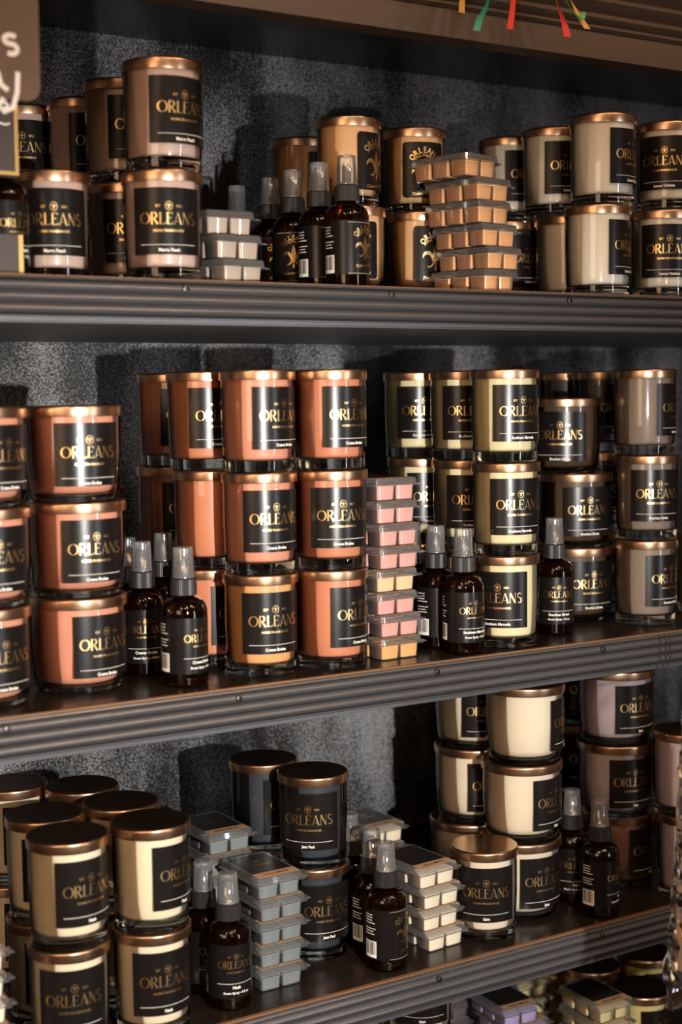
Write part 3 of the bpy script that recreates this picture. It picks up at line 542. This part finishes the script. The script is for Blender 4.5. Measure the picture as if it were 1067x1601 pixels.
# ---------------------------------------------------------------- the setting
Z = dict(t=.1125, m=-.2954, l=-.642, b=-1.01)
WALLY = .46
M_WALL = pbr('black_speckled_panel', (.020, .019, .019), .42, spec=.35, bump=(620, .9, (1, 1, .55)))
def speckle(m, lo=(.006, .0055, .005), hi=(.30, .30, .31)):
    nt = m.node_tree; p = nt.nodes['Principled BSDF']
    tc = nt.nodes.new('ShaderNodeTexCoord'); n1 = nt.nodes.new('ShaderNodeTexNoise'); n1.inputs['Scale'].default_value = 430; n1.inputs['Detail'].default_value = 2
    n2 = nt.nodes.new('ShaderNodeTexNoise'); n2.inputs['Scale'].default_value = 9; n2.inputs['Detail'].default_value = 5
    mp = nt.nodes.new('ShaderNodeMapping'); mp.inputs['Scale'].default_value = (1, 1, .35)
    nt.links.new(tc.outputs['Object'], mp.inputs['Vector']); nt.links.new(mp.outputs['Vector'], n2.inputs['Vector']); nt.links.new(tc.outputs['Object'], n1.inputs['Vector'])
    mul = nt.nodes.new('ShaderNodeMath'); mul.operation = 'MULTIPLY'; nt.links.new(n1.outputs['Fac'], mul.inputs[0]); nt.links.new(n2.outputs['Fac'], mul.inputs[1])
    cr = nt.nodes.new('ShaderNodeValToRGB'); cr.color_ramp.elements[0].position = .21; cr.color_ramp.elements[0].color = (*lo, 1)
    cr.color_ramp.elements[1].position = .36; cr.color_ramp.elements[1].color = (*hi, 1)
    nt.links.new(mul.outputs[0], cr.inputs['Fac']); nt.links.new(cr.outputs['Color'], p.inputs['Base Color'])
speckle(M_WALL)
bm = bmesh.new(); box(bm, -.4, 2.6, WALLY, WALLY+.018, -1.27, .62)
o = put('wall_back', to_mesh('wall_back', bm, M_WALL, False)); o['kind'] = 'structure'
M_FLOOR = pbr('dark_shop_floor', (.06, .04, .03), .4, noise=(6, .4, (.2, 1, 1)))
bm = bmesh.new(); box(bm, -2.6, 3.6, -3.8, WALLY+.018, -1.30, -1.27)
o = put('floor', to_mesh('floor', bm, M_FLOOR, False)); o['kind'] = 'structure'
M_BOARD = pbr('dark_stained_shelf', (.016, .010, .007), .26, spec=.5, noise=(26, .6, (.25, 1, 1)), bump=(90, .25, (.2, 1, 1)))
M_UNDER = pbr('grey_painted_underside', (.11, .11, .112), .5, noise=(300, .5, (1, 1, 1)), bump=(420, .5, (1, 1, 1)))
M_EDGE = pbr('raw_board_edge', (.18, .09, .04), .5, noise=(50, .3, (.1, 1, 1)))
M_MOLD = pbr('black_fluted_molding', (.125, .124, .130), .33, metal=.58, spec=.6, bump=(300, .05, (.1, 1, 1)))
M_MOLDW = pbr('brown_cornice', (.085, .056, .038), .45, noise=(22, .35, (.12, 1, 1)), bump=(140, .3, (.1, 1, 1)))
M_SCREW = pbr('screw_steel', (.10, .085, .08), .4, metal=1)
def molding_profile():
    """(y, z) outline of the fluted strip, top z=0, running down to -.0455; y negative is towards the viewer"""
    P = [(0, -.0017), (-.0100, -.0017), (-.0112, -.0036)]
    for zc in (-.0100, -.0205, -.0310):
        for i in range(9):
            a = math.radians(84-168*i/8); P.append((-.0042-.0088*math.cos(a), zc+.0052*math.sin(a)))
    P += [(-.0098, -.0372), (-.0070, -.0378), (-.0070, -.0388), (-.0088, -.0394), (-.0088, -.0420), (-.0060, -.0424), (-.0060, -.0438), (0, -.0440)]
    return P
def extrude_profile(bm, P, x0, x1, zoff=0, mat=0):
    a = [bm.verts.new((x0, y, z+zoff)) for y, z in P]; b = [bm.verts.new((x1, y, z+zoff)) for y, z in P]
    n = len(P)
    for i in range(n): bm.faces.new((a[i], a[(i+1) % n], b[(i+1) % n], b[i])).material_index = mat
    bm.faces.new(a); bm.faces.new(b[::-1])
SHELF_LABEL = {'t': 'top dark shelf board with black fluted front molding', 'm': 'middle dark shelf board, its molding broken by three thin joints at the right',
               'l': 'lower dark shelf board carrying grey and white wax melts, fluted front', 'b': 'bottom shelf board below the frame under purple and yellow wax melts'}
def screw_mesh():
    bm = lathe([(0, .0012), (.0016, .0012), (.0018, .0022), (.0032, .0018), (.0036, 0)], 20)
    box(bm, -.0014, .0014, -.0003, .0003, .0011, .0016)
    bmesh.ops.rotate(bm, verts=bm.verts, matrix=Matrix.Rotation(PI/2, 3, 'X'))
    return to_mesh('screw', bm, M_SCREW)
ME_SCREW = screw_mesh()
for k in 'tmlb':
    z = Z[k]
    root = empty('shelf', (0, 0, z), 0, SHELF_LABEL[k], 'shelf', 'dark fluted shelves')
    bm = bmesh.new(); box(bm, -.35, 2.5, .0005, WALLY-.001, -.0440, 0)
    bm.faces.ensure_lookup_table(); bm.faces[0].material_index = 1
    me = to_mesh('shelf_board', bm, [M_BOARD, M_UNDER], False); put('board', me, root)
    bm = bmesh.new(); box(bm, -.35, 2.5, -.0045, .0004, -.0016, 0)
    e = put('edge_strip', to_mesh('edge_strip', bm, M_EDGE, False), root); e['label'] = 'thin raw brown wooden edge'
    segs = [(-.35, 2.5)] if k != 'm' else [(-.35, 1.2600), (1.2625, 1.2700), (1.2722, 1.2770), (1.2792, 2.5)]
    for a, b_ in segs:
        bm = bmesh.new(); extrude_profile(bm, molding_profile(), a, b_)
        put('fluted_molding', to_mesh('fluted_molding', bm, M_MOLD, True, 30), root)
    for x in ([.387, .6328, .8727, 1.1169, 1.362] if k == 't' else [.4414, .683, .928, 1.169, 1.41]):
        put('screw', ME_SCREW, root, (x, -.0128, -.0095))
# cornice above the top shelf
root = empty('cornice', (0, 0, .381), 0, 'brown wooden cornice with dark grooved molding across the top', 'cornice')
bm = bmesh.new(); box(bm, -.35, 2.5, 0, .03, 0, .030); put('fascia_board', to_mesh('fascia_board', bm, M_MOLDW, False), root)
P = [(.03, .0301), (-.002, .0301), (-.006, .033), (-.006, .036), (-.010, .038), (-.014, .042), (-.014, .046), (-.010, .048), (-.016, .052), (-.022, .058), (-.022, .062), (-.018, .064), (-.026, .070), (-.034, .078), (-.034, .12), (.03, .12)]
bm = bmesh.new(); extrude_profile(bm, P, -.35, 2.5); put('grooved_molding', to_mesh('grooved_molding', bm, M_MOLDW, True, 25), root)
bm = bmesh.new(); box(bm, -.35, 2.5, .0305, WALLY-.001, .075, .12); put('top_panel', to_mesh('top_panel', bm, M_BOARD, False), root)

# ---------------------------------------------------------------- candle jars
GEO = dict(T=(.0392, .107, 53), S=(.0487, .0955, 41), O=(.0360, .098, 42))
_jm = {}
def jar_meshes(t):
    if t in _jm: return _jm[t]
    R, H, _ = GEO[t]; hg = H-.0035; tb = .0135 if t == 'T' else (.0085 if t == 'S' else .011); rb = R*(.955 if t == 'T' else .93)
    rc = .0035 if t == 'T' else .010
    def rad(z): return rb+(R-rb)*min(1, (z/(hg*.5)))
    # wax plug, seen through the wall
    top = hg-.0055
    prof = [(0, tb)]+[(rad(tb)-.0026-rc+x, z) for x, z in arc(0, tb+rc, rc, -90, 0, 5)]+[(R-.0024, hg*.5), (R-.0024, top), (0, top)]
    wax = to_mesh('wax', lathe(prof, 64), MW['white'])
    prof = [(rad(tb)-.001, tb-.0004)]+[(rad(z)-.0002, z) for z in (tb+.004, hg*.3, hg*.5, hg*.8, hg)]+[(R-.0022, hg)]
    wall = to_mesh('glass_wall', lathe(prof, 64), M_SIDE)
    e = .003 if t != 'S' else .007
    prof = [(0, .0012), (rb-.012, .0012), (rb-.008, 0), (rb-e, 0)]+[(rb-e+x, e+z) for x, z in arc(0, 0, e, -90, 0, 4)]+[(rad(tb)-.0002, tb-.001), (rad(tb)-.0012, tb-.0004), (0, tb-.0004)]
    base = to_mesh('glass_base', lathe(prof, 64), M_BASE)
    RL = R+.0013; zb = H-.0108
    prof = [(RL-.0012, zb), (RL-.0002, zb), (RL, zb+.0008), (RL, H-.0030)]+[(RL-.0022+x, H-.0022+z) for x, z in arc(0, 0, .0022, 0, 90, 5)][0:]
    bm = lathe(prof, 72)
    bm2 = lathe([(RL-.0022, H), (RL-.006, H-.0002), (0, H-.0002)], 72)
    side = to_mesh('lid', bm, M_LID)
    # close the top on the same mesh
    bm = bmesh.new(); bm.from_mesh(side)
    me2 = to_mesh('tmp', bm2, M_LIDTOP); n0 = len(bm.faces); bm.from_mesh(me2)
    bm.faces.ensure_lookup_table()
    for fc in bm.faces[n0:]: fc.material_index = 1
    lathe([(RL-.0012, zb), (0, zb+.0002)], 48, bm, 0)
    bpy.data.meshes.remove(side); bpy.data.meshes.remove(me2)
    lid = to_mesh('lid', bm, [M_LID, M_LIDTOP], True, 50)
    _jm[t] = (wax, wall, base, lid); return _jm[t]
_lm = {}
def label_mesh(t):
    k = ('lab', t)
    if k not in _lm:
        R, H, half = GEO[t]; rad = R+.00035; w = math.radians(half)*2*rad
        z0 = {'T': .0245, 'S': .0165, 'O': .0165}[t]; hh = {'T': .0645, 'S': .0620, 'O': .0640}[t]
        _lm[k] = to_mesh('label', patch(rad, w, z0, z0+hh, corner=.004 if t == 'O' else 0, n=40 if t == 'O' else 28), M_LABEL, True, 30)
    return _lm[k]
def letter_mesh(t, scent):
    k = (t, scent)
    if k not in _lm:
        R, H, half = GEO[t]; rad = R+.00050; zc = {'T': .0567, 'S': .0472, 'O': .0485}[t]
        g, p = label_art(scent) if t != 'O' else arch_label_art(scent)
        bm = wrap(g.q, rad, zc); wrap(p.q, rad, zc, 1, bm)
        _lm[k] = to_mesh('lettering', bm, [M_GOLD, M_PALE], False)
    return _lm[k]
_wm = {}
def wax_mesh(base, key):
    k = (base.name, key)
    if k not in _wm:
        m = base.copy(); m.materials.clear(); m.materials.append(MW[key]); _wm[k] = m
    return _wm[k]
HH = dict(T=.107, S=.0955, O=.098)
def make_jar(t, x, y, s, lvl, rot, wax, scent, grp, lab):
    z = Z[s]+HH[t]*lvl+.0002
    root = empty('candle_jar', (x, y, z), math.radians(rot), lab, 'candle', grp)
    wx, wall, base, lid = jar_meshes(t)
    put('wax', wax_mesh(wx, wax), root); put('glass_wall', wall, root); put('glass_base', base, root); put('lid', lid, root)
    lb = put('label', label_mesh(t), root); put('lettering', letter_mesh(t, scent), lb)

# ---------------------------------------------------------------- amber spray bottles
BR = .0238
def bottle_meshes():
    R = BR
    prof = [(0, .002), (R-.006, .001), (R-.003, 0)]+[(R-.003+a, .003+b) for a, b in arc(0, 0, .003, -80, 0, 4)]+[(R, .0745)]
    prof += [(R-.0125+.0125*math.cos(math.radians(a)), .0745+.0150*math.sin(math.radians(a))) for a in (12, 24, 36, 48, 60, 72)]
    prof += [(.0112, .0900), (.0102, .0925), (.0102, .0960), (0, .0960)]
    body = to_mesh('bottle_glass', lathe(prof, 56), M_AMBER, True, 60)
    core = to_mesh('contents', lathe([(0, .004), (R-.0035, .004), (R-.002, .007), (R-.002, .066), (0, .066)], 40), M_LIQ)
    bm = bmesh.new(); n = 90; rings = []
    for z, k in ((.0925, 1), (.1085, .97), (.1095, .88), (.1095, .62), (.1118, .62), (.1122, .5)):
        rings.append([bm.verts.new(((.0135*k+(.00035 if i % 2 and k > .9 else 0))*math.cos(2*PI*i/n), (.0135*k+(.00035 if i % 2 and k > .9 else 0))*math.sin(2*PI*i/n), z)) for i in range(n)])
    for a, b in zip(rings, rings[1:]):
        for i in range(n): bm.faces.new((a[i], a[(i+1) % n], b[(i+1) % n], b[i]))
    bm.faces.new(rings[0][::-1]); bm.faces.new(rings[-1])
    collar = to_mesh('collar', bm, M_COLLAR, True, 25)
    bm = lathe([(0, .1122), (.0052, .1122), (.0050, .1290), (.0042, .1320), (.0030, .1330), (0, .1330)], 24)
    bm2 = lathe([(0, 0), (.0016, 0), (.0016, .0022), (.0007, .0026), (0, .0016)], 14)
    bmesh.ops.rotate(bm2, verts=bm2.verts, matrix=Matrix.Rotation(PI/2, 3, 'X')); bmesh.ops.translate(bm2, verts=bm2.verts, vec=(0, -.0042, .1265))
    me2 = to_mesh('tmp', bm2, M_PALE); bm.from_mesh(me2); bpy.data.meshes.remove(me2)
    noz = to_mesh('spray_nozzle', bm, M_NOZ)
    prof = [(.0117, .1100), (.0117, .1115), (.0112, .1118), (.0100, .1375)]+[(.0082+a, .1395-.0+b) for a, b in arc(0, 0, .0018, 0, 90, 4)]+[(0, .1413)]
    cap = to_mesh('clear_cap', lathe(prof, 36), M_CAP, True, 60)
    return body, core, collar, noz, cap
BM_ = bottle_meshes()
def bottle_label():
    rad = BR+.00025; half = 150
    bm = patch(rad, math.radians(half)*2*rad, .0135, .0705, n=60)
    return to_mesh('wrap_label', bm, M_LABEL, True, 30)
ME_BL = bottle_label()
_bl = {}
def bottle_print(lt, scent):
    k = (lt, scent)
    if k in _bl: return _bl[k]
    rad = BR+.00040; zc = .042; g = Ink(); p = Ink(); d = Ink()
    if lt == 'N':
        a, b = label_art(scent); s = .70
        g.add(a, lambda x, y: (x*s, y*s+.006)); 
        p.line(-.021, -.0125, .021, -.0125, .0004, n=12)
        for q in font_polys(scent, .0042, 0, .00014): p.q.append([(x, y-.0168) for x, y in q])
        for q in font_polys('Room Spray - 4 fl oz', .0034, 0, .0001): p.q.append([(x, y-.0225) for x, y in q])
    else:
        a, b = arch_label_art(scent, .80); g.add(a, lambda x, y: (x, y+.003))
        p.line(-.021, .0265, .021, .0265, .0002, n=12); p.line(-.021, -.0272, .021, -.0272, .0002, n=12)
    off = -math.radians(103)*rad
    # side panel: short text lines and the barcode block
    rnd = random.Random(3)
    for i in range(8):
        if i == 4: continue
        wd = .010+rnd.random()*.006; x0 = off-.010; yy = .022-i*.0031
        x = x0
        while x < x0+wd:
            l = .0006+rnd.random()*.0014; p.line(x, yy, min(x+l, x0+wd), yy, .0012, n=1); x += l+.0005
    bx0, bx1, by0, by1 = off-.0105, off+.0065, -.0265, -.0075
    n = 10
    for i in range(n):
        xa, xb = bx0+(bx1-bx0)*i/n, bx0+(bx1-bx0)*(i+1)/n; p.q.append([(xa, by0), (xb, by0), (xb, by1), (xa, by1)])
    x = bx0+.0012
    while x < bx1-.0014:
        l = .0002+rnd.random()*.0006; d.line(x+l/2, by0+.0035, x+l/2, by1-.001, l, n=1); x += l+.0002+rnd.random()*.0006
    bm = wrap(g.q, rad, zc); wrap(p.q, rad, zc, 1, bm); wrap(d.q, rad+.00008, zc, 2, bm)
    _bl[k] = to_mesh('lettering', bm, [M_GOLD, M_PALE, M_LABEL], False); return _bl[k]
def make_bottle(x, y, s, rot, lt, scent, grp, lab):
    root = empty('spray_bottle', (x, y, Z[s]+.0002), math.radians(rot), lab, 'spray bottle', grp)
    for nm, me in zip(('bottle_glass', 'contents', 'collar', 'spray_nozzle', 'clear_cap'), BM_): put(nm, me, root)
    lb = put('wrap_label', ME_BL, root); put('lettering', bottle_print(lt, scent), lb)

# ---------------------------------------------------------------- wax melt packs
CW = .0250
def melt_meshes():
    bm = bmesh.new(); h = CW/2
    loft(bm, [(rrect(h*.84, h*.84, .003), .0012), (rrect(h*.88, h*.88, .003), .0020), (rrect(h*.96, h*.96, .003), .0172)])
    cube = to_mesh('wax_cube', bm, MW['white'], True, 22)
    bm = bmesh.new()
    for i in range(2):
        for j in range(3):
            ox, oy = (i-.5)*.0262, (j-1)*.0272
            loft(bm, [(rrect(h*.88, h*.88, .0033), .0004), (rrect(h*.93, h*.93, .0033), .0014), (rrect(h*1.0, h*1.0, .0033), .0168)], True, False, (ox, oy))
    # flange sheet with a lip and the opening tab
    loft(bm, [(rrect(.0310, .0450, .004), .0164), (rrect(.0310, .0450, .004), .0172), (rrect(.0285, .0425, .003), .0172)], False, False)
    box(bm, .0300, .0362, -.0400, -.0255, .0164, .0172)
    tray = to_mesh('tray', bm, M_PET, True, 22)
    bm = bmesh.new()
    loft(bm, [(rrect(.0310, .0450, .004), .0174), (rrect(.0285, .0425, .0035), .0176), (rrect(.0278, .0418, .0035), .0240), (rrect(.0268, .0408, .003), .0250)], False, True)
    box(bm, .0300, .0355, -.0385, -.0270, .0174, .0180)
    lid = to_mesh('lid', bm, M_PET, True, 22)
    bm = bmesh.new(); loft(bm, [(rrect(.0240, .0300, .001), .02505), (rrect(.0240, .0300, .001), .02515)], off=(0, .006))
    st = to_mesh('top_label', bm, M_STICK, False)
    bm = bmesh.new(); box(bm, -.0255, .0255, -.0395, -.0245, .02503, .02513)
    kr = to_mesh('kraft_strip', bm, M_KRAFT, False)
    g = Ink(); g.add(fleur(.008), lambda a, b: (a, b+.012)); g.curve(0, .012, .0055, .006, 0, 360, .0004, 20)
    for q in font_polys('ORLEANS', .0055, 0, .0001): g.q.append([(a, b+.001) for a, b in q])
    bm = bmesh.new()
    for q in g.q:
        try: bm.faces.new([bm.verts.new((a, b, .02520)) for a, b in q])
        except ValueError: pass
    pr = to_mesh('lettering', bm, M_GOLD, False)
    d = Ink()
    for q in font_polys('WAX MELTS', .0055, 0, .0002): d.q.append([(a, b-.032) for a, b in q])
    bm = bmesh.new()
    for q in d.q:
        try: bm.faces.new([bm.verts.new((a, b, .02518)) for a, b in q])
        except ValueError: pass
    dk = to_mesh('kraft_lettering', bm, M_LABEL, False)
    return cube, tray, lid, st, kr, pr, dk
MM = melt_meshes()
def make_melt(x, y, s, lvl, rot, wax, grp, lab):
    cube, tray, lid, st, kr, pr, dk = MM
    root = empty('wax_melt_pack', (x, y, Z[s]+.0253*lvl+.0001), math.radians(rot), lab, 'wax melts', grp)
    me = wax_mesh(cube, wax)
    for i in range(2):
        for j in range(3): put('wax_cube', me, root, ((i-.5)*.0262, (j-1)*.0272, 0))
    put('tray', tray, root); put('lid', lid, root); a = put('top_label', st, root); put('lettering', pr, a); b = put('kraft_strip', kr, root); put('lettering', dk, b)

for a in JARS: make_jar(*a)
for a in BOTTLES: make_bottle(*a)
for a in MELTS: make_melt(*a)

# ---------------------------------------------------------------- signs at the left, ribbons, plastic wrap
M_SIGN = pbr('brown_painted_board', (.105, .064, .040), .55, noise=(30, .25, (1, 1, 1)))
M_DSIGN = pbr('charcoal_card', (.045, .036, .032), .5)
M_FRAME = pbr('thin_gold_frame', (.62, .42, .16), .35, metal=1)
M_CHALK = pbr('white_chalk_paint', (.80, .76, .74), .7)
def flat_polys(name, polys, mat, parent, y=-.0006):
    bm = bmesh.new()
    for i, q in enumerate(polys):
        try: bm.faces.new([bm.verts.new((a, y-(i % 60)*4e-6, b)) for a, b in q])
        except ValueError: pass
    return put(name, to_mesh(name, bm, mat, False), parent)
def round_board(hx, hz, rad, th):
    bm = bmesh.new(); pts = rrect(hx, hz, rad, 6)
    a = [bm.verts.new((p[0], 0, p[1])) for p in pts]; b = [bm.verts.new((p[0], th, p[1])) for p in pts]; n = len(pts)
    for i in range(n): bm.faces.new((a[i], a[(i+1) % n], b[(i+1) % n], b[i]))
    bm.faces.new(a[::-1]); bm.faces.new(b); return bm
# hanging brown board: right edge near x=.468, lower edge z=.252
SX, SZ, SY = .3535, .3830, -.085
root = empty('hanging_sign', (SX, SY, SZ), 0, 'brown board sign with rounded corner and white brush lettering, cut by the left edge', 'sign')
put('board', to_mesh('sign_board', round_board(.110, .131, .012, .006), M_SIGN, True, 40), root)
def brush(chars):
    I = Ink()
    for pts, w_ in chars: I.stroke(pts, w_)
    return I
s_ = lambda ox, oz, k: [(ox+k*(.5*math.cos(math.radians(t)))*1.0, oz+k*(.55+.32*math.sin(math.radians(t)))) for t in range(40, 250, 20)]+[(ox+k*.05+k*.45*math.cos(math.radians(t)), oz+k*(-.12+.36*math.sin(math.radians(t)))) for t in range(90, -150, -20)]
I = Ink(); I.stroke(s_(.0785, -.058, .0115), .0042); I.stroke([(.064, -.045), (.062, -.053)], [.005, .002])
I.stroke(s_(.058, -.060, .0110), .0042)
I.stroke([(.066, -.079), (.069, -.090), (.075, -.094)], .0042); I.stroke([(.084, -.078), (.083, -.095), (.079, -.108), (.071, -.112), (.066, -.107), (.071, -.101)], .0042)
I2 = Ink(); I2.add(I, lambda a, b: (a+.006, b-.030)); flat_polys('lettering', I2.q, M_CHALK, root)
# gold framed dark sign behind it
root = empty('framed_sign', (.3968, .012, .215), 0, 'dark sign in a thin gold frame with white lettering under the brown board', 'sign')
bm = bmesh.new(); box(bm, -.07, .0765, 0, .003, -.0085, .10); put('panel', to_mesh('sign_panel', bm, M_DSIGN, False), root)
bm = bmesh.new(); box(bm, .0765, .0800, -.0015, .004, -.012, .10); box(bm, -.07, .0765, -.0015, .004, -.012, -.0085); put('frame', to_mesh('sign_frame', bm, M_FRAME, False), root)
I = Ink(); I.stroke(s_(.0690, .0515, .0052), .0024); I.stroke(s_(.0580, .0515, .0052), .0024); I.stroke([(.052, .0335), (.060, .0350), (.0690, .0335), (.0730, .0350)], .0018)
flat_polys('lettering', I.q, M_CHALK, root, -.0004)
# small card standing on the shelf
root = empty('gold_edged_card', (.4065, .030, Z['t']), 0, 'small charcoal card with gold edge standing on the top shelf at the left', 'sign')
bm = bmesh.new(); box(bm, -.06, .0745, 0, .002, .0035, .0390); put('panel', to_mesh('card_panel', bm, M_DSIGN, False), root)
bm = bmesh.new(); box(bm, .0745, .0790, -.001, .003, .0, .0390); box(bm, -.06, .0745, -.001, .003, 0, .0035); put('frame', to_mesh('card_frame', bm, M_FRAME, False), root)

def ribbon(name, pts, wd, col, label, twist=0.0):
    m = pbr('ribbon_'+name, col, .38, spec=.6)
    bm = bmesh.new(); prev = None; n = len(pts)*6
    def P(t):
        f_ = t*(len(pts)-1); i = min(int(f_), len(pts)-2); g_ = f_-i
        p0 = pts[max(i-1, 0)]; p1 = pts[i]; p2 = pts[i+1]; p3 = pts[min(i+2, len(pts)-1)]
        return Vector([.5*((2*p1[k])+(-p0[k]+p2[k])*g_+(2*p0[k]-5*p1[k]+4*p2[k]-p3[k])*g_*g_+(-p0[k]+3*p1[k]-3*p2[k]+p3[k])*g_**3) for k in range(3)])
    for i in range(n+1):
        t = i/n; p = P(t); a = twist*math.sin(t*5.0)+.35
        d = Vector((math.cos(a), math.sin(a), 0))*wd*.8; nn = Vector((-math.sin(a), math.cos(a), 0))*.0003
        cur = [bm.verts.new(p-d-nn), bm.verts.new(p+d-nn), bm.verts.new(p+d+nn), bm.verts.new(p-d+nn)]
        if prev:
            for k in range(4): bm.faces.new((prev[k], prev[(k+1) % 4], cur[(k+1) % 4], cur[k]))
        else: bm.faces.new(cur)
        prev = cur
    bm.faces.new(prev[::-1])
    tag(put('ribbon', to_mesh('ribbon_'+name, bm, m, True, 60)), label, 'ribbon', 'party ribbons hanging from the cornice')
RY = -.060
ribbon('gold', [(.938, RY, .455), (.934, RY, .425), (.932, RY, .405), (.931, RY, .390)], .0052, (.62, .33, .06), 'short gold ribbon end, leftmost of the hanging ribbons', .2)
ribbon('green', [(.978, RY, .455), (.971, RY, .425), (.964, RY, .402), (.954, RY, .386), (.950, RY, .374)], .0052, (.03, .30, .16), 'green ribbon hanging alone between gold and red ones', .5)
ribbon('red', [(1.000, RY, .460), (1.000, RY, .430), (.998, RY, .405), (.994, RY, .381)], .0056, (.75, .07, .035), 'straight red ribbon hanging alone beside the green one', .2)
ribbon('crimson', [(1.045, RY, .460), (1.052, RY, .432), (1.060, RY, .413), (1.069, RY, .395), (1.073, RY, .382)], .0052, (.70, .04, .035), 'red ribbon tangled with a gold and a green one', .6)
ribbon('yellow', [(1.058, RY-.006, .460), (1.068, RY-.006, .428), (1.080, RY-.006, .410), (1.096, RY-.006, .392)], .0048, (.68, .38, .06), 'long gold ribbon crossing the tangled red and green ones', .5)
ribbon('leaf', [(1.048, RY-.011, .460), (1.056, RY-.011, .426), (1.066, RY-.011, .411), (1.083, RY-.011, .400), (1.086, RY-.011, .407)], .0034, (.04, .34, .07), 'curled thin green ribbon over the tangled red one', .9)

# crinkled clear plastic bag at the right edge, standing on the bottom shelf
m = thin_clear('crinkled_film', (.95, .93, .93), .06, 2.0, .10)
nt_ = m.node_tree; g_ = [n for n in nt_.nodes if n.type == 'BSDF_GLOSSY'][0]
nz_ = nt_.nodes.new('ShaderNodeTexVoronoi'); nz_.inputs['Scale'].default_value = 38; bp_ = nt_.nodes.new('ShaderNodeBump'); bp_.inputs['Strength'].default_value = 1; bp_.inputs['Distance'].default_value = .01
tc_ = nt_.nodes.new('ShaderNodeTexCoord'); nt_.links.new(tc_.outputs['Object'], nz_.inputs['Vector']); nt_.links.new(nz_.outputs['Distance'], bp_.inputs['Height']); nt_.links.new(bp_.outputs['Normal'], g_.inputs['Normal'])

bm = bmesh.new(); rnd = random.Random(11); rings = []
BX, BY = 1.075, -.300
for i in range(25):
    t = i/24; z_ = -.300-.296*t; wdt = .061+.019*max(0, (t-.45)/.55); dp = .022*min(1, .35+t*2)
    if t > .93: dp *= .5
    ring = []
    for k in range(26):
        a = 2*PI*k/26; jt = .0008+.0030*t**4
        c_, s__ = math.cos(a), math.sin(a)
        ring.append(bm.verts.new((wdt*math.copysign(abs(c_)**.6, c_)+rnd.uniform(-jt, jt), dp*math.copysign(abs(s__)**.7, s__)+rnd.uniform(-jt, jt), z_+rnd.uniform(-jt, jt))))
    rings.append(ring)
for a, b_ in zip(rings, rings[1:]):
    for k in range(26): bm.faces.new((a[k], a[(k+1) % 26], b_[(k+1) % 26], b_[k]))
bm.faces.new(rings[0][::-1]); bm.faces.new(rings[-1])
bag = tag(put('plastic_bag', to_mesh('plastic_bag', bm, m, False), None, (BX, BY, 0)), 'crinkled clear plastic bag hanging before the shelves, cut by the right edge', 'plastic bag')
bm = bmesh.new(); loft(bm, [(rrect(.046, .014, .006), -.568), (rrect(.0475, .0155, .006), -.565), (rrect(.0475, .0155, .006), -.368), (rrect(.046, .014, .006), -.365)])
put('contents', to_mesh('bag_contents', bm, M_KRAFT, True, 40), bag, (-.0115, 0, 0))
